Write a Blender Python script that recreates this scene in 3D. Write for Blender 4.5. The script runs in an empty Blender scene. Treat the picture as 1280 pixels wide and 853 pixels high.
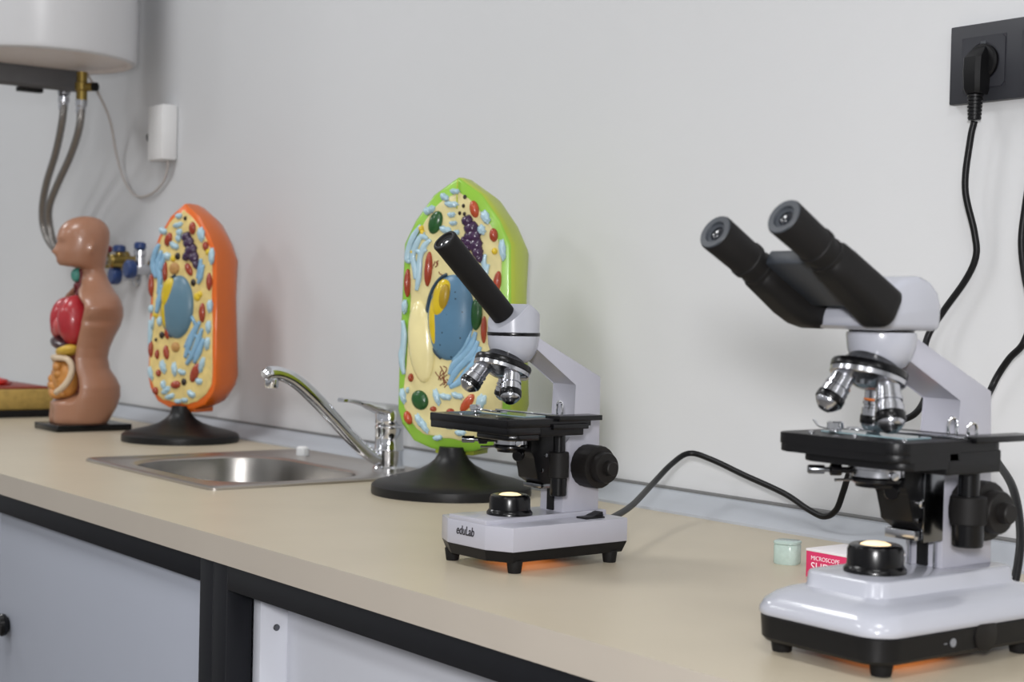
import bpy, bmesh, math, random
from mathutils import Vector, Matrix
random.seed(7)
C = bpy.context.scene.collection
PI = math.pi

# ------------------------------------------------------------------ materials
def lin(c):
    return tuple(((v/255.0+0.055)/1.055)**2.4 if v/255.0 > 0.04045 else v/255.0/12.92 for v in c)

def mat(name, rgb, rough=0.5, metal=0.0, vary=0.06, nscale=40.0, bump=0.0, bscale=200.0, coat=0.0,
        emit=None, estr=0.0, trans=0.0, ior=1.45, spec=0.5, alpha=1.0, aniso=0.0):
    m = bpy.data.materials.new(name); m.use_nodes = True
    nt = m.node_tree; b = nt.nodes['Principled BSDF']
    c = lin(rgb)
    tc = nt.nodes.new('ShaderNodeTexCoord')
    n = nt.nodes.new('ShaderNodeTexNoise'); n.inputs['Scale'].default_value = nscale; n.inputs['Detail'].default_value = 3
    nt.links.new(tc.outputs['Object'], n.inputs['Vector'])
    r = nt.nodes.new('ShaderNodeValToRGB')
    r.color_ramp.elements[0].position = 0.3; r.color_ramp.elements[1].position = 0.7
    r.color_ramp.elements[0].color = tuple(v*(1-vary) for v in c)+(1,)
    r.color_ramp.elements[1].color = tuple(min(1, v*(1+vary)) for v in c)+(1,)
    nt.links.new(n.outputs['Fac'], r.inputs['Fac'])
    nt.links.new(r.outputs['Color'], b.inputs['Base Color'])
    b.inputs['Roughness'].default_value = rough; b.inputs['Metallic'].default_value = metal
    b.inputs['Coat Weight'].default_value = coat; b.inputs['Coat Roughness'].default_value = 0.12
    b.inputs['Transmission Weight'].default_value = trans; b.inputs['IOR'].default_value = ior
    b.inputs['Specular IOR Level'].default_value = spec
    b.inputs['Alpha'].default_value = alpha
    if emit:
        b.inputs['Emission Color'].default_value = lin(emit)+(1,); b.inputs['Emission Strength'].default_value = estr
    if bump:
        n2 = nt.nodes.new('ShaderNodeTexNoise'); n2.inputs['Scale'].default_value = bscale; n2.inputs['Detail'].default_value = 4
        nt.links.new(tc.outputs['Object'], n2.inputs['Vector'])
        bp = nt.nodes.new('ShaderNodeBump'); bp.inputs['Strength'].default_value = bump; bp.inputs['Distance'].default_value = 0.001
        nt.links.new(n2.outputs['Fac'], bp.inputs['Height']); nt.links.new(bp.outputs['Normal'], b.inputs['Normal'])
    return m

def dotted(name, rgb, dot, scale=140.0, size=0.16, rough=0.35):
    m = mat(name, rgb, rough, vary=0.05)
    nt = m.node_tree; b = nt.nodes['Principled BSDF']
    src = b.inputs['Base Color'].links[0].from_socket
    tc = [n for n in nt.nodes if n.type == 'TEX_COORD'][0]
    v = nt.nodes.new('ShaderNodeTexVoronoi'); v.inputs['Scale'].default_value = scale
    nt.links.new(tc.outputs['Object'], v.inputs['Vector'])
    lt = nt.nodes.new('ShaderNodeMath'); lt.operation = 'LESS_THAN'; lt.inputs[1].default_value = size
    nt.links.new(v.outputs['Distance'], lt.inputs[0])
    mx = nt.nodes.new('ShaderNodeMix'); mx.data_type = 'RGBA'
    nt.links.new(lt.outputs[0], mx.inputs['Factor']); nt.links.new(src, mx.inputs['A'])
    mx.inputs['B'].default_value = lin(dot)+(1,)
    nt.links.new(mx.outputs['Result'], b.inputs['Base Color'])
    return m

def braided(name):
    m = mat(name, (150, 146, 142), 0.38, 0.9, vary=0.1, nscale=300)
    nt = m.node_tree; b = nt.nodes['Principled BSDF']
    tc = [n for n in nt.nodes if n.type == 'TEX_COORD'][0]
    w = nt.nodes.new('ShaderNodeTexWave'); w.inputs['Scale'].default_value = 120; w.inputs['Distortion'].default_value = 1.5
    nt.links.new(tc.outputs['Object'], w.inputs['Vector'])
    bp = nt.nodes.new('ShaderNodeBump'); bp.inputs['Strength'].default_value = 0.6; bp.inputs['Distance'].default_value = 0.001
    nt.links.new(w.outputs['Fac'], bp.inputs['Height']); nt.links.new(bp.outputs['Normal'], b.inputs['Normal'])
    return m

def brushed(name, rgb):
    m = mat(name, rgb, 0.28, 1.0, vary=0.06, nscale=8)
    nt = m.node_tree; b = nt.nodes['Principled BSDF']
    tc = [n for n in nt.nodes if n.type == 'TEX_COORD'][0]
    mp = nt.nodes.new('ShaderNodeMapping'); mp.inputs['Scale'].default_value = (6, 400, 400)
    nt.links.new(tc.outputs['Object'], mp.inputs['Vector'])
    n2 = nt.nodes.new('ShaderNodeTexNoise'); n2.inputs['Scale'].default_value = 3
    nt.links.new(mp.outputs['Vector'], n2.inputs['Vector'])
    bp = nt.nodes.new('ShaderNodeBump'); bp.inputs['Strength'].default_value = 0.12; bp.inputs['Distance'].default_value = 0.001
    nt.links.new(n2.outputs['Fac'], bp.inputs['Height']); nt.links.new(bp.outputs['Normal'], b.inputs['Normal'])
    return m

M = dict(
    wall=mat('painted_plaster', (206, 207, 209), 0.75, vary=0.012, nscale=2.5, bump=0.12, bscale=160, spec=0.25),
    ceil=mat('ceiling_paint', (228, 228, 226), 0.8, vary=0.01),
    floor=mat('floor_vinyl', (120, 116, 112), 0.5, vary=0.08, nscale=6),
    top=mat('beige_laminate', (189, 178, 157), 0.36, vary=0.03, nscale=9, bump=0.03, bscale=500, spec=0.4),
    edge=mat('beige_edge_band', (178, 169, 157), 0.5, vary=0.02, nscale=12),
    frame=mat('black_steel', (17, 18, 23), 0.5, vary=0.08, spec=0.3),
    panel=mat('white_melamine', (206, 208, 216), 0.5, vary=0.012, nscale=5),
    door=mat('grey_white_door', (156, 160, 171), 0.5, vary=0.012, nscale=5),
    trim=mat('lilac_grey_plastic', (172, 176, 183), 0.42, vary=0.02, nscale=6),
    trimdark=mat('grey_gasket', (110, 110, 110), 0.6),
    steel=brushed('brushed_steel', (186, 180, 174)),
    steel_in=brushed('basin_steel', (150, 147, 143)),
    chrome=mat('chrome', (225, 226, 230), 0.07, 1.0, vary=0.01),
    satin=mat('satin_chrome', (196, 197, 202), 0.2, 1.0, vary=0.03),
    chrome_dk=mat('dark_chrome', (120, 122, 126), 0.2, 1.0, vary=0.03),
    brass=mat('brass', (150, 128, 70), 0.3, 0.9, vary=0.1),
    hose=braided('braided_hose_steel'),
    black=mat('black_plastic', (12, 12, 14), 0.42, vary=0.1, spec=0.32),
    blackrub=mat('black_rubber', (20, 19, 19), 0.6, vary=0.08, spec=0.25),
    blackgloss=mat('black_gloss', (7, 7, 9), 0.24, vary=0.05, spec=0.4),
    blackbr=mat('black_warm_plastic', (22, 20, 19), 0.5, vary=0.08, spec=0.3),
    eyegrey=mat('dark_grey_eyecup', (48, 52, 58), 0.5, vary=0.06),
    white=mat('white_enamel', (168, 168, 178), 0.3, vary=0.012, nscale=12, coat=0.25),
    whitegloss=mat('white_gloss_enamel', (166, 168, 177), 0.2, vary=0.01, nscale=10, coat=0.5),
    boiler=mat('boiler_enamel', (206, 206, 208), 0.3, vary=0.01, nscale=3),
    boilerun=mat('boiler_underside', (228, 220, 216), 0.5, vary=0.02),
    darkgrey=mat('dark_grey_plastic', (92, 92, 94), 0.5, vary=0.04),
    whiteplastic=mat('white_plastic', (222, 222, 222), 0.4, vary=0.01),
    offwhite=mat('offwhite_cable', (190, 184, 180), 0.5, vary=0.02),
    glass=mat('clear_glass', (236, 246, 246), 0.03, trans=1.0, vary=0.0, ior=1.5),
    slideglass=mat('slide_glass', (176, 204, 212), 0.06, trans=0.55, vary=0.02, ior=1.5),
    coverglass=mat('cover_glass_stack', (206, 228, 220), 0.12, trans=0.35, vary=0.07, nscale=180, ior=1.45),
    lens=mat('dark_lens', (14, 18, 26), 0.05, vary=0.02, coat=1.0),
    lamp=mat('warm_lamp_lens', (255, 230, 190), 0.3, emit=(255, 222, 170), estr=1.1, vary=0.02),
    pink=mat('pink_card', (206, 52, 98), 0.5, vary=0.03),
    card=mat('white_card', (226, 222, 224), 0.6, vary=0.02),
    ink=mat('black_ink', (40, 38, 44), 0.6),
    inkwhite=mat('white_ink', (245, 225, 232), 0.6),
    inkgrey=mat('grey_ink', (120, 122, 126), 0.6),
    orangemark=mat('orange_ring', (200, 110, 50), 0.5),
    sockplate=mat('anthracite_plastic', (50, 51, 56), 0.42, vary=0.04, spec=0.4),
    sockin=mat('anthracite_dark', (40, 40, 47), 0.45, vary=0.05),
    # cell models
    green=mat('green_plastic', (141, 190, 62), 0.28, vary=0.05, nscale=20, coat=0.3),
    greenside=mat('yellow_green_plastic', (170, 184, 56), 0.4, vary=0.09, nscale=9, coat=0.1),
    orange=mat('orange_plastic', (222, 104, 30), 0.3, vary=0.05, nscale=12, coat=0.3),
    orangeside=mat('orange_side_plastic', (204, 98, 26), 0.3, vary=0.08, nscale=9, coat=0.3),
    cream=mat('cream_cytoplasm', (214, 202, 148), 0.35, vary=0.09, nscale=45, coat=0.2),
    yellowcream=mat('yellow_cytoplasm', (218, 194, 126), 0.35, vary=0.14, nscale=60, coat=0.2),
    vac=mat('pale_vacuole', (226, 214, 158), 0.22, vary=0.05, nscale=30, coat=0.5),
    lblue=mat('light_blue_relief', (164, 192, 204), 0.3, vary=0.08, nscale=60, coat=0.3),
    mblue=mat('mid_blue_relief', (130, 170, 198), 0.3, vary=0.1, nscale=60, coat=0.3),
    redbrown=mat('red_brown_relief', (152, 58, 34), 0.26, vary=0.14, nscale=120, coat=0.4),
    orgred=mat('orange_red_relief', (178, 74, 40), 0.26, vary=0.14, nscale=120, coat=0.4),
    dgreen=mat('dark_green_relief', (30, 78, 34), 0.3, vary=0.15, nscale=100, coat=0.3),
    purple=mat('purple_relief', (58, 34, 66), 0.25, vary=0.2, nscale=150, coat=0.4),
    nucleus=dotted('nucleus_blue', (84, 122, 150), (34, 48, 62), 105, 0.13),
    nucrim=mat('nucleus_rim', (40, 62, 78), 0.4),
    nucplain=mat('nucleus_blue_plain', (92, 124, 142), 0.35, vary=0.05),
    yellow=mat('nucleolus_yellow', (206, 178, 28), 0.28, vary=0.12, nscale=40, coat=0.4),
    yellowdk=mat('nucleolus_dark_yellow', (164, 134, 26), 0.35, vary=0.12, nscale=40),  # darker yellow of the nucleolus core
    ylball=mat('yellow_ball', (216, 186, 50), 0.3),
    dkdot=mat('black_brown_relief', (38, 28, 22), 0.3),
    brownline=mat('brown_line', (118, 60, 34), 0.5),
    tanball=mat('tan_ball', (178, 134, 78), 0.45, vary=0.2, nscale=150),
    stand=mat('black_stand', (20, 20, 21), 0.4, vary=0.06, spec=0.35),
    # torso
    skin=mat('tan_skin_plastic', (160, 116, 92), 0.32, vary=0.04, nscale=14, coat=0.2),
    lung=mat('lung_red', (168, 40, 48), 0.3, vary=0.1, nscale=60, coat=0.3),
    lungpink=mat('lung_pink', (186, 84, 84), 0.3, vary=0.1, nscale=60, coat=0.3),
    liver=mat('liver_dark', (52, 26, 30), 0.3, vary=0.1, coat=0.3),
    stomach=mat('stomach_yellow', (204, 168, 66), 0.35, vary=0.1, nscale=50),
    colon=mat('colon_cream', (206, 186, 160), 0.35, vary=0.08, nscale=50),
    gut=mat('intestine_orange', (188, 130, 66), 0.35, vary=0.12, nscale=70),
    teal=mat('teal_larynx', (78, 150, 138), 0.4, vary=0.06),
    vessel=mat('vessel_dark_red', (96, 24, 30), 0.35),
    cavity=mat('cavity_brown', (120, 66, 56), 0.45),
    tan=mat('tan_board', (176, 146, 78), 0.55, vary=0.14, nscale=90),
    tanorange=mat('tan_orange_patch', (186, 112, 52), 0.5, vary=0.12, nscale=60),
    red=mat('red_plastic', (196, 34, 22), 0.35, vary=0.06),
    darkredstrip=mat('dark_red_strip', (140, 60, 48), 0.45),
    bluecap=mat('blue_cap', (40, 62, 110), 0.35),
    redcap=mat('red_cap', (130, 26, 44), 0.35),
)

# ------------------------------------------------------------------ mesh helpers
def box(bm, x0, x1, y0, y1, z0, z1, bev=0.0, mi=0):
    r = bmesh.ops.create_cube(bm, size=1)
    vs = r['verts']
    for v in vs:
        v.co = Vector((x0+(v.co.x+.5)*(x1-x0), y0+(v.co.y+.5)*(y1-y0), z0+(v.co.z+.5)*(z1-z0)))
    fs = set(f for v in vs for f in v.link_faces)
    for f in fs: f.material_index = mi
    if bev > 0:
        es = list(set(e for v in vs for e in v.link_edges))
        bmesh.ops.bevel(bm, geom=es, offset=bev, segments=2, affect='EDGES', profile=0.5)
    return vs

def frame_from(d):
    d = Vector(d).normalized()
    a = Vector((0, 0, 1)) if abs(d.z) < 0.95 else Vector((1, 0, 0))
    x = a.cross(d).normalized(); y = d.cross(x)
    return x, y, d

def lathe(bm, prof, base=(0, 0, 0), axis=(0, 0, 1), n=40, cap0=True, cap1=True, mi=0, mis=None):
    """prof: list of (radius, distance along axis)"""
    base = Vector(base); x, y, d = frame_from(axis)
    rings = []
    for (r, h) in prof:
        if r < 1e-6:
            rings.append([bm.verts.new(base+d*h)])
        else:
            rings.append([bm.verts.new(base+d*h+(x*math.cos(2*PI*k/n)+y*math.sin(2*PI*k/n))*r) for k in range(n)])
    for i in range(len(rings)-1):
        A, B = rings[i], rings[i+1]
        m_ = mis[i] if mis else mi
        for k in range(n):
            k2 = (k+1) % n
            if len(A) == 1 and len(B) == 1: continue
            if len(A) == 1: f = bm.faces.new((A[0], B[k2], B[k]))
            elif len(B) == 1: f = bm.faces.new((A[k], A[k2], B[0]))
            else: f = bm.faces.new((A[k], A[k2], B[k2], B[k]))
            f.material_index = m_
    if cap0 and len(rings[0]) > 1: bm.faces.new(rings[0]).material_index = mis[0] if mis else mi
    if cap1 and len(rings[-1]) > 1: bm.faces.new(rings[-1]).material_index = mis[-1] if mis else mi

def catmull(pts, sub=8):
    P = [Vector(p) for p in pts]
    if len(P) < 3: return P
    P = [P[0]*2-P[1]] + P + [P[-1]*2-P[-2]]
    out = []
    for i in range(1, len(P)-2):
        p0, p1, p2, p3 = P[i-1:i+3]
        for s in range(sub):
            t = s/sub
            out.append(0.5*((2*p1)+(p2-p0)*t+(2*p0-5*p1+4*p2-p3)*t*t+(3*p1-p0-3*p2+p3)*t**3))
    out.append(P[-2].copy())
    return out

def tube(bm, pts, r, n=12, sub=8, radii=None, flat=None, mi=0, smooth=True):
    """tube through pts; radii interpolated; flat=(axis vector, factor) squashes along an axis"""
    Q = catmull(pts, sub) if smooth else [Vector(p) for p in pts]
    L = len(Q)
    prev = None; rings = []
    for i, p in enumerate(Q):
        d = (Q[min(i+1, L-1)]-Q[max(i-1, 0)]).normalized()
        if prev is None:
            x, y, d = frame_from(d)
        else:
            x = (prev-d*prev.dot(d)).normalized(); y = d.cross(x)
        prev = x
        if radii:
            t = i/(L-1)*(len(radii)-1); k = min(int(t), len(radii)-2); rr = radii[k]+(radii[k+1]-radii[k])*(t-k)
        else: rr = r
        ring = []
        for k in range(n):
            o = (x*math.cos(2*PI*k/n)+y*math.sin(2*PI*k/n))*rr
            if flat:
                ax = Vector(flat[0]); o = o-ax*(o.dot(ax))*(1-flat[1])
            ring.append(bm.verts.new(p+o))
        rings.append(ring)
    for i in range(L-1):
        A, B = rings[i], rings[i+1]
        for k in range(n):
            bm.faces.new((A[k], A[(k+1) % n], B[(k+1) % n], B[k])).material_index = mi
    bm.faces.new(rings[0]).material_index = mi; bm.faces.new(rings[-1]).material_index = mi

def prism(bm, poly, lo, hi, plane='xy', bev=0.0, taper=None, seg=2):
    """extrude a 2-D polygon; plane 'xy' along z, 'yz' along x, 'xz' along y"""
    def pt(a, b, c):
        return {'xy': (a, b, c), 'yz': (c, a, b), 'xz': (a, c, b)}[plane]
    A = [bm.verts.new(pt(a, b, lo)) for a, b in poly]
    if taper:
        cx = sum(a for a, b in poly)/len(poly); cy = sum(b for a, b in poly)/len(poly)
        B = [bm.verts.new(pt(cx+(a-cx)*taper, cy+(b-cy)*taper, hi)) for a, b in poly]
    else:
        B = [bm.verts.new(pt(a, b, hi)) for a, b in poly]
    n = len(poly); fs = [bm.faces.new(A), bm.faces.new(B)]
    for k in range(n):
        fs.append(bm.faces.new((A[k], A[(k+1) % n], B[(k+1) % n], B[k])))
    if bev > 0:
        es = list(set(e for f in fs for e in f.edges))
        bmesh.ops.bevel(bm, geom=es, offset=bev, segments=seg, affect='EDGES', profile=0.5)
    return fs

def rrect(x0, x1, y0, y1, r, n=6):
    out = []
    for (cx, cy, a0) in ((x1-r, y1-r, 0), (x0+r, y1-r, 90), (x0+r, y0+r, 180), (x1-r, y0+r, 270)):
        for k in range(n+1):
            a = math.radians(a0+90*k/n); out.append((cx+r*math.cos(a), cy+r*math.sin(a)))
    return out

def loft(bm, rings, cap0=True, cap1=True, mi=0):
    R = [[bm.verts.new(p) for p in ring] for ring in rings]
    n = len(R[0])
    for i in range(len(R)-1):
        for k in range(n):
            bm.faces.new((R[i][k], R[i][(k+1) % n], R[i+1][(k+1) % n], R[i+1][k])).material_index = mi
    if cap0: bm.faces.new(R[0]).material_index = mi
    if cap1: bm.faces.new(R[-1]).material_index = mi
    return R

def ellipsoid(bm, c, r, tilt=0.0, seg=20, rings=12, lump=0.0):
    """ellipsoid with radii r=(x,y,z) tilted about local Y (seen from the front, positive leans right)"""
    res = bmesh.ops.create_uvsphere(bm, u_segments=seg, v_segments=rings, radius=1)
    R = Matrix.Rotation(tilt, 3, 'Y')
    for v in res['verts']:
        k = 1.0
        if lump: k = 1+lump*(math.sin(v.co.x*7+v.co.z*5)+math.sin(v.co.z*9-v.co.y*6+1))*0.5
        p = Vector((v.co.x*r[0]*k, v.co.y*r[1]*k, v.co.z*r[2]*k))
        v.co = R @ p + Vector(c)

def obj(name, bm, m, parent=None, angle=35, loc=None, rot=None):
    bmesh.ops.recalc_face_normals(bm, faces=bm.faces)
    me = bpy.data.meshes.new(name); bm.to_mesh(me); bm.free()
    for mm in (m if isinstance(m, (list, tuple)) else [m]): me.materials.append(mm)
    for p in me.polygons: p.use_smooth = True
    me.set_sharp_from_angle(angle=math.radians(angle))
    o = bpy.data.objects.new(name, me); C.objects.link(o)
    if parent: o.parent = parent
    if loc: o.location = loc
    if rot: o.rotation_euler = rot
    return o

def tag(o, label=None, cat=None, group=None, kind=None):
    if label: o['label'] = label
    if cat: o['category'] = cat
    if group: o['group'] = group
    if kind: o['kind'] = kind
    return o

def thing(name, label, cat, loc=(0, 0, 0), rz=0.0, group=None):
    o = bpy.data.objects.new(name, None); C.objects.link(o)
    o.empty_display_size = 0.02
    o.location = loc; o.rotation_euler = (0, 0, rz)
    return tag(o, label, cat, group)

def nb(): return bmesh.new()

def text(name, s, size, m, parent, loc, rot, extrude=0.0002, xs=1.0, shear=0.0):
    cu = bpy.data.curves.new(name+'_curve', 'FONT'); cu.body = s; cu.size = size; cu.extrude = extrude; cu.shear = shear; cu.offset = 0.00012 if s == 'eduLab' else 0.0
    t = bpy.data.objects.new(name+'_tmp', cu); C.objects.link(t)
    dg = bpy.context.evaluated_depsgraph_get(); dg.update()
    me = bpy.data.meshes.new_from_object(t.evaluated_get(dg)); me.name = name
    bpy.data.objects.remove(t); bpy.data.curves.remove(cu)
    me.materials.clear(); me.materials.append(m)
    o = bpy.data.objects.new(name, me); C.objects.link(o); o.parent = parent
    o.location = loc; o.rotation_euler = rot; o.scale = (xs, 1, 1)
    return o

# ------------------------------------------------------------------ room shell (counter top is z = 0, back wall is y = 0)
FZ, CZ = -0.90, 1.90
def plane_box(name, a, m, kind='structure'):
    bm = nb(); box(bm, *a); o = obj(name, bm, m); o['kind'] = kind; return o
plane_box('wall_back', (-6.0, 3.0, 0.0, 0.1, FZ, CZ), M['wall'])
plane_box('wall_left', (-6.1, -6.0, -4.6, 0.1, FZ, CZ), M['wall'])
plane_box('wall_right', (3.0, 3.1, -4.6, 0.1, FZ, CZ), M['wall'])
plane_box('wall_front', (-6.0, 3.0, -4.6, -4.5, FZ, CZ), M['wall'])
plane_box('floor', (-6.1, 3.1, -4.6, 0.1, FZ-0.1, FZ), M['floor'])
plane_box('ceiling', (-6.1, 3.1, -4.6, 0.1, CZ, CZ+0.1), M['ceil'])

bm = nb()
prism(bm, [(-0.001, 0.0), (-0.055, 0.0), (-0.055, 0.003), (-0.050, 0.006), (-0.030, 0.010), (-0.016, 0.015), (-0.011, 0.019), (-0.011, 0.0205), (-0.001, 0.0205)], -3.9, 1.4, 'yz')
tag(obj('trim_1', bm, M['trim']), kind='structure')
bm = nb()
prism(bm, [(-0.0005, 0.0205), (-0.008, 0.0205), (-0.008, 0.0225), (-0.0005, 0.0235)], -3.9, 1.4, 'yz')
tag(obj('trim_2', bm, M['trimdark']), kind='structure')

# ------------------------------------------------------------------ worktop with a cut-out for the sink
SX0, SX1, SY0, SY1 = -2.205, -1.791, -0.437, -0.068
hx0, hx1, hy0, hy1 = SX0+0.02, SX1-0.02, SY0+0.02, SY1-0.02
WX0, WX1 = -3.9, 1.4
bm = nb()
xs = [WX0, hx0, hx1, WX1]; ys = [-0.6, hy0, hy1, 0.0]
top = [[bm.verts.new((x, y, 0)) for y in ys] for x in xs]
bot = [[bm.verts.new((x, y, -0.028)) for y in ys] for x in xs]
for i in range(3):
    for j in range(3):
        if i == 1 and j == 1: continue
        bm.faces.new((top[i][j], top[i+1][j], top[i+1][j+1], top[i][j+1]))
        bm.faces.new((bot[i][j], bot[i][j+1], bot[i+1][j+1], bot[i+1][j]))
for i in range(3):
    f = bm.faces.new((bot[i][0], bot[i+1][0], top[i+1][0], top[i][0])); f.material_index = 1
    bm.faces.new((bot[i][3], top[i][3], top[i+1][3], bot[i+1][3]))
for j in range(3):
    bm.faces.new((bot[0][j], top[0][j], top[0][j+1], bot[0][j+1])); bm.faces.new((bot[3][j], bot[3][j+1], top[3][j+1], top[3][j]))
for (a, b) in (((1, 1), (2, 1)), ((2, 1), (2, 2)), ((2, 2), (1, 2)), ((1, 2), (1, 1))):
    bm.faces.new((top[a[0]][a[1]], top[b[0]][b[1]], bot[b[0]][b[1]], bot[a[0]][a[1]]))
tag(obj('countertop', bm, [M['top'], M['edge']]), 'long beige laminate worktop running along the wall', 'worktop')

# ------------------------------------------------------------------ base cabinets on black steel frames
def cabinet(x0, x1, label, openfront):
    t = thing('base_cabinet', label, 'cabinet', ((x0+x1)/2, -0.3, FZ))
    w = (x1-x0)/2; H = -0.028-FZ
    yf, yb = -0.298, 0.29
    def fr(name, a):
        bm = nb(); box(bm, *a, bev=0.0012); obj(name, bm, M['frame'], t)
    fr('rail', (-w+0.03, w-0.03, yf, yf+0.03, H-0.0255, H))
    fr('rail', (-w+0.03, w-0.03, yb-0.03, yb, H-0.0255, H))
    fr('rail', (-w+0.03, w-0.03, yf, yf+0.03, 0.06, 0.085))
    for sx in (-1, 1):
        a = (-w, -w+0.03) if sx < 0 else (w-0.03, w)
        fr('post', (a[0], a[1], yf, yf+0.03, 0, H)); fr('post', (a[0], a[1], yb-0.03, yb, 0, H))
        fr('side_rail', (a[0], a[1], yf+0.03, yb-0.03, H-0.0255, H))
    if not openfront:
        for (a0, a1, kx) in ((-w+0.0305, -0.0165, -0.052), (-0.0145, w-0.0305, 0.0195)):
            bm = nb(); box(bm, a0, a1, yf+0.008, yf+0.026, 0.088, H-0.026, bev=0.0008)
            d = obj('door', bm, M['door'], t)
            bm = nb(); lathe(bm, [(0.010, 0), (0.010, 0.002), (0.0145, 0.004), (0.0155, 0.009), (0.013, 0.013), (0, 0.014)], (kx, yf+0.008, H-0.176), (0, -1, 0))
            obj('knob', bm, M['blackgloss'], d)
        for sx in (-1, 1):
            bm = nb(); a = (-w+0.031, -w+0.047) if sx < 0 else (w-0.047, w-0.031)
            box(bm, a[0], a[1], yf+0.032, yb-0.032, 0.088, H-0.026); obj('side_panel', bm, M['panel'], t)
    else:
        a = (-w+0.0305, -w+0.046)
        bm = nb(); box(bm, a[0], a[1], yf+0.031, yb-0.032, 0.088, H-0.026, bev=0.0005)
        s = obj('side_panel', bm, M['panel'], t)
        bm = nb(); lathe(bm, [(0.0035, 0), (0.0035, 0.0012), (0.0022, 0.0018), (0, 0.0016)], (a[1], yf+0.049, H-0.066), (1, 0, 0), 20)
        obj('screw', bm, M['chrome_dk'], s)
        bm = nb(); box(bm, w-0.046, w-0.0305, yf+0.031, yb-0.032, 0.088, H-0.026); obj('side_panel', bm, M['panel'], t)
        bm = nb(); box(bm, a[1]+0.0005, w-0.047, yf+0.062, yf+0.078, 0.088, H-0.026); obj('front_panel', bm, M['panel'], t)
    return t
cabinet(-2.742, -1.4585, 'white cabinet with closed doors and black knobs under the sink, black steel frame', False)
cabinet(-1.4575, 0.30, 'white cabinet with a recessed front, below the microscopes in a black steel frame', True)
cabinet(-3.80, -2.743, 'white cabinet in a black steel frame, far left below the torso model', False)

# ------------------------------------------------------------------ sink
t = thing('sink', 'shallow stainless steel sink set into the beige worktop', 'sink', ((SX0+SX1)/2, (SY0+SY1)/2, 0))
w, d = (SX1-SX0)/2, (SY1-SY0)/2
bm = nb()
bx0, bx1, by0, by1 = -w+0.045, w-0.035, -d+0.035, d-0.095
def rr(x0, x1, y0, y1, r, z): return [(a, b, z) for a, b in rrect(x0, x1, y0, y1, r, 8)]
loft(bm, [rr(-w, w, -d, d, 0.012, 0.0), rr(-w, w, -d, d, 0.012, 0.003), rr(-w+0.003, w-0.003, -d+0.003, d-0.003, 0.012, 0.0052),
          rr(-w+0.010, w-0.010, -d+0.010, d-0.010, 0.014, 0.0045), rr(-w+0.014, w-0.014, -d+0.014, d-0.014, 0.02, 0.0025),
          rr(bx0-0.012, bx1+0.012, by0-0.012, by1+0.012, 0.085, 0.0025), rr(bx0-0.004, bx1+0.004, by0-0.004, by1+0.004, 0.085, 0.0032), rr(bx0, bx1, by0, by1, 0.085, 0.0)],
     cap0=False, cap1=False)
obj('flange', bm, M['steel'], t, 50)
bm = nb()
loft(bm, [rr(bx0, bx1, by0, by1, 0.085, 0.0), rr(bx0+0.003, bx1-0.003, by0+0.003, by1-0.003, 0.085, -0.02), rr(bx0+0.012, bx1-0.012, by0+0.012, by1-0.012, 0.08, -0.12),
          rr(bx0+0.03, bx1-0.03, by0+0.03, by1-0.03, 0.07, -0.145), rr(bx0+0.09, bx1-0.09, by0+0.08, by1-0.08, 0.03, -0.15)], cap0=False, cap1=True)
obj('basin', bm, M['steel_in'], t, 60)
bm = nb(); lathe(bm, [(0.022, -0.1495), (0.026, -0.148), (0.03, -0.1495)], ((bx0+bx1)/2, (by0+by1)/2, 0), n=32, cap1=False); obj('drain', bm, M['chrome'], t)
bm = nb(); lathe(bm, [(0.010, 0.0045), (0.0105, 0.006), (0.0095, 0.016), (0.007, 0.0185), (0, 0.019)], (-w+0.078, d-0.045, -0.002), n=24); obj('overflow_cap', bm, M['whiteplastic'], t)

# ------------------------------------------------------------------ faucet
t = thing('faucet', 'chrome mixer tap with long swan spout and lever handle, behind the sink', 'faucet', (-1.8845, -0.110, 0.0025), 0.02)
bm = nb(); lathe(bm, [(0.0235, 0), (0.0235, 0.004), (0.021, 0.007), (0.0205, 0.026), (0.0215, 0.028), (0.0215, 0.032), (0.0205, 0.034), (0.020, 0.058), (0.021, 0.060), (0.021, 0.064), (0.019, 0.066)], n=48)
obj('body', bm, M['chrome'], t)
bm = nb(); lathe(bm, [(0.020, 0.066), (0.0205, 0.068), (0.0205, 0.082), (0.018, 0.087), (0.010, 0.090), (0, 0.0905)], n=48)
cap = obj('cartridge_cap', bm, M['chrome'], t)
bm = nb()
loft(bm, [[(x*wd, y, zc+z*th) for x, z in ((-1, -.6), (-.7, -1), (.7, -1), (1, -.6), (1, .6), (.7, 1), (-.7, 1), (-1, .6))]
          for (y, wd, zc, th) in ((0.021, 0.014, 0.083, 0.008), (0.0, 0.018, 0.086, 0.010), (-0.02, 0.016, 0.090, 0.008), (-0.042, 0.011, 0.096, 0.0045), (-0.062, 0.009, 0.1005, 0.003), (-0.075, 0.010, 0.1025, 0.003), (-0.083, 0.0085, 0.1025, 0.0028))])
obj('lever', bm, M['chrome'], t, 60)
bm = nb()
sp = [(0, -0.012, 0.016), (0, -0.028, 0.021), (0, -0.060, 0.045), (0, -0.095, 0.078), (0, -0.130, 0.110), (0, -0.158, 0.131), (0, -0.180, 0.140), (0, -0.197, 0.141), (0, -0.205, 0.137)]
tube(bm, sp, 0.01, 20, 6, radii=[0.010, 0.0095, 0.0095, 0.010, 0.0105, 0.010, 0.0095, 0.010, 0.0085], flat=((1, 0, 0), 1.0))
s = obj('spout', bm, M['chrome'], t, 60)
bm = nb(); lathe(bm, [(0.0085, 0), (0.0095, 0.002), (0.0095, 0.012), (0.008, 0.014)], (0, -0.194, 0.121), (0, 0, 1), 28); obj('aerator', bm, M['chrome'], s)

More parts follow.
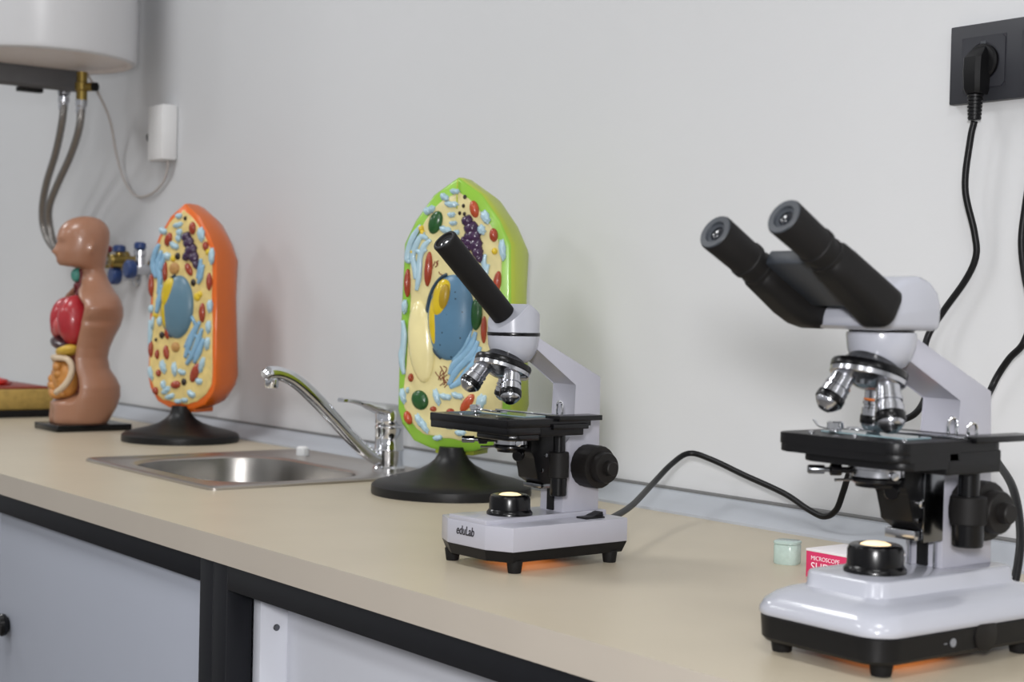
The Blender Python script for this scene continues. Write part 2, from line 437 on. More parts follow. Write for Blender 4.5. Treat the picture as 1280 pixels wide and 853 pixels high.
# ------------------------------------------------------------------ cell models
def cell_outline(inset=0.0, wob=0.0, z0=0.053, H=0.352, wid=0.080):
    pts = [(0.0, H), (0.034, H-0.022), (0.060, H-0.055), (0.0755, H-0.085), (0.0775, 0.20), (0.080, 0.10), (0.080, 0.05), (0.074, 0.033), (0.056, 0.012), (0.03, 0.003),
           (0.0, 0.0), (-0.03, 0.003), (-0.056, 0.012), (-0.074, 0.033), (-0.080, 0.05), (-0.080, 0.10), (-0.0775, 0.20), (-0.0755, H-0.085), (-0.060, H-0.055), (-0.034, H-0.022)]
    cz = 0.17; out = []
    for i, (x, z) in enumerate(pts):
        k = 1.0
        L = math.hypot(x, z-cz)
        k = (L-inset)/L
        k *= 1+wob*math.sin(i*2.4)
        out.append((x*k*wid/0.080, z0+cz+(z-cz)*k))
    return out

def cell_model(kind, label, loc, rz):
    t = thing('cell_model', label, 'cell model', loc, rz)
    G = kind == 'plant'
    bm = nb()
    if G:
        prof = [(0.1025, 0), (0.1030, 0.003), (0.1025, 0.011), (0.098, 0.0145), (0.085, 0.0185), (0.060, 0.0245), (0.042, 0.0305), (0.030, 0.037), (0.022, 0.044), (0.018, 0.051), (0.0165, 0.060)]
    else:
        prof = [(0.0985, 0), (0.0990, 0.003), (0.0985, 0.011), (0.094, 0.0145), (0.080, 0.0185), (0.055, 0.0245), (0.038, 0.0305), (0.027, 0.037), (0.020, 0.044), (0.017, 0.050), (0.0155, 0.060)]
    lathe(bm, prof, n=72)
    obj('stand', bm, M['stand'], t, 40)
    # shell: front ring, mid ring a little wider, back ring smaller
    def ring(inset, y, wob=0): return [(x, y*(1.32 if G else 1.06), z) for x, z in cell_outline(inset, wob)]
    bm = nb()
    R = loft(bm, [ring(0.004, -0.001), ring(0.0, 0.001), ring(-0.001, 0.012), ring(0.000, 0.030), ring(0.005, 0.046), ring(0.013, 0.058), ring(0.030, 0.066)])
    for f in bm.faces:
        c = f.calc_center_median()
        f.material_index = 0 if c.y < 0.0015 else 1
    obj('shell', bm, [M['green'], M['greenside']] if G else [M['orange'], M['orangeside']], t, 50)
    bm = nb(); box(bm, -0.028, 0.028, 0.006, 0.050, 0.0495, 0.066, bev=0.002); obj('collar', bm, M['greenside'] if G else M['orangeside'], t)
    # cytoplasm plate, wavy outline
    O = cell_outline(0.014 if G else 0.008)
    fine = []
    n = len(O)
    for i in range(n):
        a, b = O[i], O[(i+1) % n]
        for k in range(5):
            s = k/5; fine.append((a[0]+(b[0]-a[0])*s, a[1]+(b[1]-a[1])*s))
    cz = 0.223
    pl = []
    for i, (x, z) in enumerate(fine):
        k = 1-0.028*(0.5+0.5*math.sin(i*0.9)*math.cos(i*0.37+1))
        pl.append((x*k, cz+(z-cz)*k))
    bm = nb()
    loft(bm, [[(x, 0.001, z) for x, z in pl], [(x, -0.0022, z) for x, z in pl], [(x*0.985, -0.0034, cz+(z-cz)*0.985) for x, z in pl]], cap0=False)
    obj('cytoplasm', bm, M['cream'] if G else M['yellowcream'], t, 30)
    F = -0.0034
    if G:
        def uv(px, py): return ((px-568.5)/71.5*0.080, 0.053+(565-py)/973.0)
        ax, az = 0.00112, 0.00103
    else:
        def uv(px, py): return ((px-224.0)/41.0*0.080, 0.052+(513-py)/714.0)
        ax, az = 0.00195, 0.00140
    def el(name, px, py, hx, hz, m, tilt=0, dep=0.006, lump=0.0, lift=0.0):
        u, v = uv(px, py); bm = nb()
        ellipsoid(bm, (u, F-lift, v), (hx*ax, dep, hz*az), math.radians(tilt), lump=lump)
        return obj(name, bm, M[m], t, 180)
    def tubes(name, lists, r, m, dep=0.7):
        bm = nb()
        for L in lists:
            tube(bm, [(uv(a, b)[0], F-0.001, uv(a, b)[1]) for a, b in L], r, 10, 5, radii=[r*0.55]+[r]*max(1, len(L)-2)+[r*0.6], flat=((0, 1, 0), dep))
        return obj(name, bm, M[m], t, 180)
    def squig(px, py, s=1.0):
        bm = nb()
        for k in range(5):
            a = [(px+random.uniform(-8, 8)*s, py+random.uniform(-11, 11)*s)]
            for q in range(3): a.append((a[-1][0]+random.uniform(-5, 5)*s, a[-1][1]+random.uniform(2, 6)*s))
            tube(bm, [(uv(*p)[0], F-0.0002, uv(*p)[1]) for p in a], 0.0007, 6, 3)
        obj('centriole_lines', bm, M['brownline'], t, 180)
    if G:
        # nucleus with cut-away yellow nucleolus
        u, v = uv(564.5, 397); bm = nb()
        ellipsoid(bm, (u, F+0.002, v), (30*ax, 0.016, 54*az), math.radians(4), 36, 24); nuc = obj('nucleus', bm, M['nucleus'], t, 180)
        bm = nb(); 
        u2, v2 = uv(556.5, 375); ellipsoid(bm, (u2, F-0.0072, v2), (12.5*ax, 0.0082, 26*az), math.radians(8), 28, 16)
        u2, v2 = uv(547.5, 402); ellipsoid(bm, (u2, F-0.0028, v2), (9.0*ax, 0.0092, 33*az), math.radians(-3), 28, 16)
        obj('nucleolus', bm, M['yellow'], nuc, 180)
        bm = nb(); u2, v2 = uv(560.5, 372); ellipsoid(bm, (u2, F-0.0108, v2), (7*ax, 0.0062, 17*az), math.radians(8), 24, 14); obj('nucleolus_core', bm, M['yellowdk'], nuc, 180)
        bm = nb()
        L = []
        for k in range(15):
            a = math.radians(100+k*(150/14)); L.append((564.5+30.5*math.cos(a), 397-54.5*math.sin(a)))
        tube(bm, [(uv(*p)[0], F-0.0015, uv(*p)[1]) for p in L], 0.0022, 8, 3); obj('nuclear_membrane', bm, M['nucrim'], nuc, 180)
        el('chloroplast', 542.4, 278.6, 8.5, 15, 'dgreen', 20); el('chloroplast', 597.0, 392, 7.5, 20, 'dgreen', 2); el('chloroplast', 527.2, 501.8, 10.5, 13, 'dgreen', -35)
        for a in ((534.6, 337, 5, 22, 3, 'redbrown'), (507.8, 354.8, 4, 18, 0, 'redbrown'), (591.4, 262.3, 5.5, 11, -14, 'orgred'), (616.3, 294.2, 5, 8.5, -5, 'redbrown'), (621.9, 353, 4.8, 15, 8, 'redbrown'),
                  (607, 411, 3.5, 17, 0, 'redbrown'), (588, 502.5, 5.5, 14, 38, 'orgred'), (512.3, 524.8, 5, 9, -22, 'orgred'), (515, 474, 3.3, 5.5, 0, 'redbrown'), (567, 514, 5, 4, 0, 'redbrown'), (545, 512, 4, 3.5, 0, 'redbrown')):
            el('mitochondrion', *a[:4], a[5], a[4])
        el('vacuole', 527.5, 428, 17, 52, 'vac', -6, 0.010)
        # Golgi body: lumpy purple ribbon
        bm = nb()
        for (px, py, a, b) in ((583, 277, 7, 8), (588, 286, 9, 9), (590, 296, 11, 10), (587, 304, 9, 8), (594, 307, 9, 10), (597, 316, 7, 9), (600, 323, 5, 6), (580, 300, 4, 5), (585, 310, 5, 5)):
            u, v = uv(px, py); ellipsoid(bm, (u, F, v), (a*ax, 0.008, b*az), math.radians(-15), 16, 10, lump=0.12)
        obj('golgi_body', bm, M['purple'], t, 180)
        for a in ((566, 240, 6, 3.5, 5), (553, 247, 6, 4, 35), (562, 256, 9, 4, 5), (531.5, 264, 5, 5, 0), (537, 262, 4, 5, 20), (562.5, 269, 5, 3.5, 0), (565, 279.5, 5, 3, 0), (555, 287.5, 8, 4.5, 15), (569.5, 291, 4, 3.5, 0),
                  (605.5, 272.5, 5, 9, -28), (601, 288, 5, 7, -35), (627.5, 312.5, 4, 13, -8), (504.5, 385, 3.5, 9, 0), (505, 498, 4, 10, -15), (511, 490, 2, 4, 0), (527, 528, 4, 10, -30), (533, 534, 4, 11, -35),
                  (551, 548, 6, 3.5, -10), (549, 497, 4, 11, -20), (560, 496, 8, 4, 10), (575, 494, 8, 4, 15), (605, 500, 6, 10, 20), (580, 540, 7, 4, 0), (565, 533, 6, 3, 10)):
            el('vesicle', *a[:4], 'lblue', a[4], 0.0045, lump=0.22)
        tubes('endoplasmic_reticulum', [[(524, 282), (515, 295), (509, 310), (507, 325), (511, 328)], [(528, 290), (520, 303), (514, 320), (517, 335), (518, 350)], [(537, 300), (529, 308), (524, 322), (523, 340), (522, 352), (520, 364)],
                                        [(516, 312), (524, 316), (532, 312)], [(519, 300), (526, 296), (533, 299)]], 0.0042, 'lblue')
        tubes('endoplasmic_reticulum', [[(503, 402), (505, 420), (504, 440), (503, 455), (506, 470)], [(506, 425), (502, 445), (504, 462)]], 0.0045, 'lblue')
        tubes('endoplasmic_reticulum', [[(590, 412), (586, 424), (578, 438), (569, 452)], [(597, 414), (592, 430), (582, 444), (570, 456), (565, 468)], [(600, 425), (594, 440), (584, 452), (573, 464), (564, 481)],
                                        [(603, 432), (597, 450), (588, 462), (578, 476), (566, 484)], [(585, 470), (576, 480)], [(577, 444), (588, 448), (597, 444)], [(604, 440), (600, 462), (592, 474)]], 0.0048, 'mblue')
        tubes('endoplasmic_reticulum', [[(607, 318), (605, 328), (608, 340), (604, 352)], [(611, 330), (608, 345)]], 0.004, 'lblue')
        for (px, py, r) in ((579, 247, 2.2), (577.5, 258, 2), (573, 267, 2), (579, 268, 2)): el('ribosome', px, py, r, r*1.3, 'dkdot', 0, 0.002)
        for (px, py, r) in ((618, 314, 3.5), (524, 286, 3.5), (514, 316, 3.5), (526, 291, 3)): el('lysosome', px, py, r, r*1.2, 'ylball', 0, 0.004)
        squig(547, 333, 0.7); squig(553, 462, 0.9); squig(561, 472, 0.7)
        bm = nb(); tube(bm, [(0.0008, -0.0032, 0.402), (0.0008, -0.0036, 0.385), (0.0008, -0.0036, 0.365)], 0.0009, 8, 3); obj('seam', bm, M['greenside'], t, 180)
    else:
        u, v = uv(220, 387); bm = nb(); ellipsoid(bm, (u, F+0.002, v), (19*ax, 0.017, 39*az), math.radians(4), 36, 24); nuc = obj('nucleus', bm, M['nucplain'], t, 180)
        bm = nb()
        u2, v2 = uv(211.5, 371); ellipsoid(bm, (u2, F-0.0060, v2), (8*ax, 0.0090, 20*az), math.radians(10), 28, 16)
        u2, v2 = uv(208, 392); ellipsoid(bm, (u2, F-0.0030, v2), (5.5*ax, 0.0095, 22*az), math.radians(-3), 28, 16)
        obj('nucleolus', bm, M['yellow'], nuc, 180)
        bm = nb(); L = []
        for k in range(15):
            a = math.radians(100+k*(150/14)); L.append((220+19.3*math.cos(a), 387-39.3*math.sin(a)))
        tube(bm, [(uv(*p)[0], F-0.0015, uv(*p)[1]) for p in L], 0.0020, 8, 3); obj('nuclear_membrane', bm, M['nucrim'], nuc, 180)
        for a in ((207, 304.5, 4, 9, 25), (236, 291, 3.8, 8, 0), (252, 313, 3, 6, -10), (257, 355.6, 2.8, 11, 0), (249.5, 393, 3.5, 12, 0), (187, 361, 3, 14, 0), (204, 345, 2.4, 13, 0), (232.5, 341, 3.5, 9, -35),
                  (207, 443, 3.2, 9, -8), (242, 466, 4.5, 13, 28), (219, 482, 6, 5, -10), (196, 446, 2.2, 6, 0), (198, 469, 2.8, 4.5, 0), (194.5, 491, 3.2, 5, -25), (208, 419, 3, 8, 0), (188, 440, 2.5, 10, 0)):
            el('mitochondrion', *a[:4], 'redbrown', a[4])
        bm = nb()
        for (px, py, a, b) in ((229, 302, 5, 7), (232, 309, 6, 8), (235, 318, 7, 8), (231, 324, 5, 6), (239, 327, 5, 8), (242, 335, 3.5, 6), (229, 327, 3, 4)):
            u, v = uv(px, py); ellipsoid(bm, (u, F, v), (a*ax, 0.009, b*az), math.radians(-15), 16, 10, lump=0.12)
        obj('golgi_body', bm, M['purple'], t, 180)
        tubes('endoplasmic_reticulum', [[(196, 310), (191, 322), (189, 338), (193, 352)], [(199, 318), (195, 335), (198, 352), (196, 372)], [(203, 322), (199, 338), (194, 346)], [(190, 330), (198, 334)], [(200, 360), (197, 380), (194, 395)]], 0.0065, 'mblue')
        tubes('endoplasmic_reticulum', [[(247, 404), (241, 416), (235, 432), (230, 448)], [(250, 412), (245, 428), (239, 444), (232, 456)], [(252, 424), (247, 440), (241, 454)], [(243, 408), (236, 424), (230, 436)], [(238, 418), (246, 424)], [(233, 440), (242, 446)], [(237, 398), (243, 410)]], 0.0062, 'mblue')
        tubes('endoplasmic_reticulum', [[(247, 328), (246, 340), (243, 352)], [(250, 335), (247, 350), (244, 358)]], 0.0055, 'mblue')
        tubes('endoplasmic_reticulum', [[(186, 404), (187, 420), (186, 436)], [(190, 400), (189, 415)]], 0.0055, 'lblue')
        for a in ((219, 276, 4, 3.5, 0), (218, 287, 6, 3.5, -10), (200, 294, 5, 4, 20), (220, 296, 3.5, 5, 0), (219, 303, 3, 5, 0), (214, 312, 6, 4, 25), (246, 299, 4, 9, -15), (259, 325, 2.8, 10, 0), (187, 390, 3, 5, 0), (258, 385, 3, 8, 0),
                  (203, 461, 3.5, 9, -25), (217, 463, 3, 9, -10), (226, 466, 5, 3.5, 15), (188, 470, 2.6, 9, -20), (207, 490, 6, 4, -30), (212, 497, 6, 3.5, -15), (238, 492, 5, 4, 25), (250, 456, 2.8, 10, 15), (247, 476, 4, 4, 10),
                  (204, 483, 3, 6, -20), (257, 410, 3, 8, 0), (230, 500, 4, 3, 0), (222, 502, 4, 3, 0), (256, 430, 3, 8, 5), (206, 325, 4, 5, 20), (198, 405, 3, 6, 0)):
            el('vesicle', *a[:4], 'lblue', a[4], 0.0045, lump=0.22)
        for (px, py, r) in ((218.5, 325, 3), (201, 422, 3), (229, 478, 3), (238, 357, 3), (194, 428, 1.5), (227, 279, 1.8)): el('ribosome', px, py, r, r*1.5, 'dkdot', 0, 0.004)
        for (px, py, r) in ((215, 340, 6), (218, 436, 5)): el('centriole', px, py, r, r*1.25, 'tanball', 0, 0.005)
        for (px, py, r) in ((243, 374, 4), (246, 371, 3), (213, 328, 3), (255, 320, 3), (193, 397, 3)): el('lysosome', px, py, r, r*1.3, 'ylball', 0, 0.004)
    return t

cell_model('plant', 'green cell model with dark green ovals, on a black round stand behind the single-tube microscope', (-1.6334, -0.1763, 0), math.radians(28.5))
cell_model('animal', 'orange animal cell model on a black round stand between the torso and the sink', (-2.4596, -0.1620, 0), math.radians(19.5))

# ------------------------------------------------------------------ anatomical torso
def torso():
    t = thing('anatomical_torso', 'bald tan anatomical torso with open front showing organs, on a black board', 'anatomical model', (-2.742, -0.222, 0), 0)
    bm = nb(); box(bm, -0.055, 0.055, -0.070, 0.072, 0.0, 0.012, bev=0.0015); obj('base_board', bm, M['blackgloss'], t)
    piv = math.radians(-7)
    # rings (z, y centre, half depth, half width)
    body = [(0.012, -0.008, 0.050, 0.050), (0.020, -0.006, 0.053, 0.053), (0.042, 0.001, 0.058, 0.059), (0.062, 0.005, 0.060, 0.063), (0.080, 0.006, 0.058, 0.064), (0.095, 0.003, 0.054, 0.061), (0.112, -0.004, 0.049, 0.056),
            (0.132, -0.006, 0.047, 0.053), (0.150, -0.004, 0.048, 0.055), (0.170, 0.000, 0.052, 0.060), (0.190, 0.005, 0.057, 0.067), (0.208, 0.008, 0.059, 0.072), (0.224, 0.009, 0.057, 0.074), (0.238, 0.010, 0.051, 0.069),
            (0.250, 0.012, 0.043, 0.058), (0.262, 0.014, 0.034, 0.043), (0.274, 0.015, 0.027, 0.031), (0.286, 0.014, 0.0235, 0.0255), (0.294, 0.012, 0.0225, 0.0245),
            (0.2965, 0.004, 0.031, 0.026), (0.299, -0.004, 0.040, 0.028), (0.305, -0.007, 0.0435, 0.031), (0.314, -0.007, 0.0445, 0.0335), (0.323, -0.006, 0.0452, 0.0355), (0.332, -0.005, 0.0458, 0.0368), (0.342, -0.004, 0.0465, 0.0376),
            (0.352, -0.004, 0.0470, 0.0376), (0.362, -0.003, 0.0458, 0.0365), (0.371, -0.002, 0.0415, 0.0335), (0.379, -0.001, 0.0345, 0.0285), (0.385, 0.0, 0.025, 0.021), (0.3885, 0.001, 0.013, 0.011), (0.3897, 0.001, 0.004, 0.004)]
    n = 72
    # densify
    def interp(z):
        for i in range(len(body)-1):
            if body[i][0] <= z <= body[i+1][0]:
                s = (z-body[i][0])/(body[i+1][0]-body[i][0])
                return tuple(body[i][k]+(body[i+1][k]-body[i][k])*s for k in range(4))
        return body[-1]
    zs = []
    for i in range(len(body)-1):
        a, b = body[i][0], body[i+1][0]; m_ = max(1, int((b-a)/0.0035))
        zs += [a+(b-a)*k/m_ for k in range(m_)]
    zs.append(body[-1][0])
    def g(v, c, s): return math.exp(-((v-c)/s)**2)
    rings = []
    for z in zs:
        _, yc, hy, hx = interp(z)
        ring = []
        for k in range(n):
            a = 2*PI*k/n           # 0 = front (-y)
            e = 0.85 if z < 0.25 else 1.0
            ca, sa = math.cos(a), math.sin(a)
            px = hx*math.copysign(abs(sa)**e, sa); py = -hy*math.copysign(abs(ca)**e, ca)
            da = (a+PI) % (2*PI)-PI
            # open front cavity
            if 0.05 < z < 0.272:
                sm = min(1.0, max(0.0, (z-0.222)/0.036)); ww = 0.80-0.48*sm*sm*(3-2*sm)
                cut = 1/(1+math.exp((abs(da)-ww*1.15)*16)) * min(1, (z-0.05)/0.02) * min(1, (0.272-z)/0.01)
                py += 0.034*cut*(hy/0.05); px *= 1-0.10*cut
            # spine groove and buttock cleft
            if z < 0.25: py -= 0.004*g(abs(da), PI, 0.12)
            if z < 0.085: py -= 0.010*g(abs(da), PI, 0.16)*g(z, 0.05, 0.03)
            # thighs split
            if z < 0.05: py += 0.010*g(da, 0, 0.16)*(1-z/0.05)
            # shoulder stump crease
            if 0.18 < z < 0.25:
                side = g(abs(da), PI/2, 0.55)
                px *= 1+0.05*side*g(z, 0.222, 0.012) - 0.05*side*g(z, 0.200, 0.006)
            # face
            if z > 0.295:
                f = 0.0
                f += 0.0095*g(z, 0.3225, 0.0050)*g(da, 0, 0.13)+0.0045*g(z, 0.331, 0.008)*g(da, 0, 0.10)   # nose
                f += 0.0020*g(z, 0.3125, 0.0028)*g(da, 0, 0.26)+0.0018*g(z, 0.3085, 0.0026)*g(da, 0, 0.24)  # lips
                f -= 0.0018*g(z, 0.3105, 0.0012)*g(da, 0, 0.25)
                f += 0.0030*g(z, 0.3000, 0.0045)*g(da, 0, 0.30)                                             # chin
                f += 0.0022*g(z, 0.3475, 0.0040)*g(abs(da), 0.30, 0.30)                                     # brow
                f -= 0.0042*g(z, 0.3385, 0.0050)*g(abs(da), 0.40, 0.20)                                     # eye socket
                f += 0.0022*g(z, 0.3385, 0.0030)*g(abs(da), 0.40, 0.12)                                     # eyelid
                f += 0.0018*g(z, 0.324, 0.009)*g(abs(da), 0.75, 0.25)                                       # cheek
                py -= f*max(0.2, ca); px += math.copysign(f*0.4, sa) if abs(sa) > 0.3 else 0
                ear = g(z, 0.330, 0.0085)*g(abs(da), 1.70, 0.11)*0.0060-g(z, 0.331, 0.0045)*g(abs(da), 1.66, 0.05)*0.0030
                px += math.copysign(ear, sa)
            ring.append((px, yc+py, z))
        rings.append(ring)
    bm = nb(); loft(bm, rings)
    o = obj('body', bm, M['skin'], t, 180); o.rotation_euler = (0, 0, piv)
    def organ(name, m, parts, tub=None):
        bm = nb()
        for (c, r, tl) in parts: ellipsoid(bm, c, r, math.radians(tl), 24, 14, lump=0.03)
        if tub:
            for pts, r in tub: tube(bm, pts, r, 10, 6)
        q = obj(name, bm, M[m], t, 180); q.rotation_euler = (0, 0, piv)
    organ('lung', 'lung', [((0.027, -0.026, 0.200), (0.025, 0.030, 0.046), -4)])
    organ('lung', 'lung', [((-0.027, -0.026, 0.198), (0.025, 0.030, 0.045), 4)])
    organ('heart', 'lungpink', [((0.002, -0.047, 0.188), (0.013, 0.010, 0.018), 18)])
    organ('larynx', 'teal', [((0, -0.016, 0.282), (0.009, 0.010, 0.013), 0)])
    organ('vessel', 'vessel', [((0, -0.012, 0.262), (0.010, 0.009, 0.009), 0)], [([(0.007, -0.010, 0.292), (0.009, -0.010, 0.275), (0.010, -0.016, 0.250), (0.012, -0.026, 0.235)], 0.0032), ([(-0.007, -0.010, 0.292), (-0.009, -0.010, 0.275), (-0.010, -0.016, 0.250)], 0.0032)])
    organ('liver', 'liver', [((-0.004, -0.036, 0.157), (0.046, 0.022, 0.012), 10)])
    organ('stomach', 'stomach', [((0.018, -0.034, 0.144), (0.031, 0.021, 0.011), -12)])
    organ('colon', 'colon', [], [([(-0.030, -0.036, 0.075), (-0.033, -0.040, 0.100), (-0.031, -0.044, 0.126), (-0.015, -0.051, 0.131), (0.010, -0.051, 0.131), (0.036, -0.040, 0.130), (0.043, -0.033, 0.117), (0.041, -0.035, 0.098), (0.031, -0.044, 0.080), (0.012, -0.052, 0.068)], 0.0058)])
    guts = []
    for r in range(5):
        zz = 0.066+r*0.0125
        L = [(-0.024+q*0.012, -0.042-0.007*math.sin(q*1.1+r)-0.004, zz+0.003*math.sin(q*2+r)) for q in range(5)]
        guts.append((L, 0.0080))
    organ('intestine', 'gut', [((0, -0.032, 0.094), (0.038, 0.024, 0.040), 0)], guts)
    organ('body_cavity', 'cavity', [((0, -0.008, 0.150), (0.044, 0.028, 0.098), 0)])
torso()

# ------------------------------------------------------------------ tan relief tray at the far left
t = thing('relief_model', 'low tan model with red top on a black board, left of the torso', 'model', (-3.14, -0.20, 0), 0.0)
bm = nb(); box(bm, -0.19, 0.09, -0.115, 0.075, 0.0, 0.014, bev=0.001); obj('base_board', bm, M['black'], t)
bm = nb(); prism(bm, [(-0.18, -0.105), (0.075, -0.105), (0.075, 0.045), (-0.18, 0.045)], 0.014, 0.055, 'xy', 0.003, taper=1.03); obj('tray_block', bm, M['tan'], t)
bm = nb(); prism(bm, [(-0.1795, -0.1095), (0.055, -0.1095), (0.055, -0.100), (-0.1795, -0.100)], 0.022, 0.052, 'xy', 0.002); obj('orange_patch', bm, M['tanorange'], t)
bm = nb()
box(bm, -0.17, 0.065, -0.095, 0.040, 0.055, 0.060, bev=0.002); obj('red_top', bm, M['darkredstrip'], t)
bm = nb(); ellipsoid(bm, (-0.035, -0.050, 0.064), (0.060, 0.042, 0.012), 0, lump=0.15); obj('red_lump', bm, M['red'], t, 180)

# ------------------------------------------------------------------ microscope pieces
def objective(t, az, center, tilt, cone, L, base_r, ring_mat, scale=1.0, deep=0.0):
    a = Vector((0, -math.sin(tilt), -math.cos(tilt)))
    e1 = Vector((0, math.cos(tilt), -math.sin(tilt))); e2 = Vector((1, 0, 0))
    p = e1*math.cos(az)+e2*math.sin(az)
    d = (a*math.cos(cone)+p*math.sin(cone)).normalized()
    b = Vector(center)+a*deep+p*base_r
    k = L/0.031; s = scale
    bm = nb()
    lathe(bm, [(0.0082*s, -0.004), (0.0082*s, 0.010*k), (0.0092*s, 0.0105*k), (0.0092*s, 0.0125*k), (0.0082*s, 0.013*k), (0.0082*s, 0.0145*k), (0.0095*s, 0.015*k), (0.0095*s, 0.0195*k)], b, d, 36)
    o = obj('objective', bm, M['satin'], t)
    bm = nb(); lathe(bm, [(0.0099*s, 0.0195*k), (0.0102*s, 0.0200*k), (0.0102*s, 0.0245*k), (0.0099*s, 0.025*k)], b, d, 36); obj('grip_ring', bm, M['blackgloss'], o)
    bm = nb(); lathe(bm, [(0.0092*s, 0.025*k), (0.0090*s, 0.0265*k), (0.0066*s, 0.0292*k), (0.0062*s, 0.0294*k), (0.0045*s, 0.031*k)], b, d, 36); n_ = obj('tip', bm, M['satin'], o)
    bm = nb(); lathe(bm, [(0.0032*s, 0.0308*k), (0.0032*s, 0.0312*k), (0, 0.03135*k)], b, d, 20); obj('front_lens', bm, M['lens'], o)
    if ring_mat:
        bm = nb(); lathe(bm, [(0.0084*s, 0.0088*k), (0.0085*s, 0.009*k), (0.0085*s, 0.0098*k), (0.0084*s, 0.01*k)], b, d, 36); obj('colour_ring', bm, M[ring_mat], o)

def nosepiece(t, center, tilt):
    a = Vector((0, -math.sin(tilt), -math.cos(tilt))); c = Vector(center)
    bm = nb(); lathe(bm, [(0.014, -0.012), (0.020, -0.006), (0.0262, -0.0042), (0.0270, -0.0030), (0.0270, 0.0006), (0.0262, 0.0012)], c, a, 56); n = obj('nosepiece', bm, M['blackgloss'], t)
    bm = nb(); lathe(bm, [(0.0262, 0.0012), (0.0268, 0.0018), (0.0268, 0.0050), (0.0255, 0.0062), (0.013, 0.009), (0.011, 0.0105), (0.006, 0.012), (0, 0.0122)], c, a, 56); obj('turret_ring', bm, M['satin'], n)

def knob(t, x0, yc, zc, r, side=1):
    s = side; bm = nb()
    n = 60; prof = [(r*0.9, 0), (r, 0.0015), (r, 0.020), (r*0.96, 0.0215), (r*0.70, 0.0225)]
    lathe(bm, prof, (x0, yc, zc), (s, 0, 0), n)
    for v in bm.verts:   # fluting
        q = Vector((0, v.co.y-yc, v.co.z-zc))
        if q.length > r*0.97:
            a = math.atan2(q.z, q.y); k = 1-0.018*(1 if math.sin(a*20) > 0 else 0); v.co.y = yc+q.y*k; v.co.z = zc+q.z*k
    o = obj('coarse_knob', bm, M['blackbr'], t, 30)
    bm = nb(); lathe(bm, [(r*0.72, 0.0223), (r*0.72, 0.0300), (r*0.68, 0.0315), (r*0.36, 0.0322), (r*0.34, 0.0385), (r*0.30, 0.0395), (0, 0.0396)], (x0, yc, zc), (s, 0, 0), 40); obj('fine_knob', bm, M['blackbr'], o)

def lamp_house(t, y, z0, r=0.0192, h=0.0185):
    bm = nb(); lathe(bm, [(r*1.12, 0), (r*1.12, 0.002), (r*1.05, 0.004), (r*1.01, 0.005), (r, h-0.004), (r*0.94, h-0.001), (r*0.85, h), (r*0.60, h), (r*0.58, h-0.001), (r*0.5, h-0.0015)], (0, y, z0), (0, 0, 1), 56, cap1=True)
    o = obj('lamp_housing', bm, M['blackgloss'], t)
    bm = nb(); lathe(bm, [(r*0.56, h-0.0012), (r*0.54, h-0.0002), (r*0.40, h+0.0011), (r*0.2, h+0.0017), (0, h+0.0019)], (0, y, z0), (0, 0, 1), 40); obj('lamp_lens', bm, M['lamp'], o)

def foot(t, x, y, h, r=0.0085):
    bm = nb(); lathe(bm, [(r*0.78, 0), (r*0.82, 0.0008), (r, h), (r, h+0.001)], (x, y, 0), n=24); obj('foot', bm, M['blackrub'], t)

def slide(label, loc, rz):
    bm = nb(); box(bm, -0.038, 0.038, -0.013, 0.013, 0, 0.0011)
    o = obj('glass_slide', bm, M['slideglass']); o.location = loc; o.rotation_euler = (0, 0, rz)
    tag(o, label, 'slide')

def condenser(t, z_top, r, levdir):
    bm = nb(); lathe(bm, [(r*1.08, 0), (r*1.08, -0.0015), (r, -0.002), (r, -0.0070), (r*0.92, -0.0075)], (0, 0, z_top), n=44); o = obj('condenser', bm, M['satin'], t)
    bm = nb(); lathe(bm, [(r*0.98, -0.0075), (r*1.02, -0.0085), (r*1.02, -0.0105), (r*0.82, -0.0125), (r*0.80, -0.0145), (r*0.6, -0.0150)], (0, 0, z_top), n=44); obj('iris_mount', bm, M['blackgloss'], o)
    d = Vector(levdir).normalized(); b = Vector((0, 0, z_top-0.0035))
    bm = nb(); lathe(bm, [(0.0022, r*0.9), (0.0022, r+0.006), (0.0038, r+0.0065), (0.0042, r+0.0075), (0.0042, r+0.014), (0.0022, r+0.015)], b, d, 20); c2 = obj('filter_lever', bm, M['blackgloss'], o)
    bm = nb(); lathe(bm, [(0.0018, r+0.014), (0.0018, r+0.018), (0.0032, r+0.0185), (0.0032, r+0.029), (0.0026, r+0.030)], b, d, 20); obj('lever_tip', bm, M['chrome_dk'], c2)
    d2 = (d+Vector((0.25, -0.25, 0))).normalized(); bm = nb(); lathe(bm, [(0.0010, r*0.9), (0.0010, r+0.013), (0.0013, r+0.0145)], (0, 0, z_top-0.0095), d2, 12); obj('iris_pin', bm, M['chrome_dk'], o)
    bm = nb(); box(bm, -r*0.55, r*0.55, r*0.55, r*1.25, z_top-0.0125, z_top-0.0078, bev=0.0006); obj('carrier_arm', bm, M['black'], o)
    # clamp screw
    bm = nb(); lathe(bm, [(0.003, 0), (0.003, 0.004), (0.0026, 0.005), (0, 0.0053)], (r*0.9, -r*0.25, z_top-0.0055), (0.85, -0.5, 0), 20); obj('clamp_screw', bm, M['chrome'], o)
    bm = nb(); lathe(bm, [(0.005, 0), (0.0052, 0.0010), (0.0052, 0.0065), (0.0046, 0.0075)], (r*0.55, r*0.2, z_top-0.0165), (0.5, -0.8, -0.15), 24); obj('centering_knob', bm, M['blackgloss'], o)

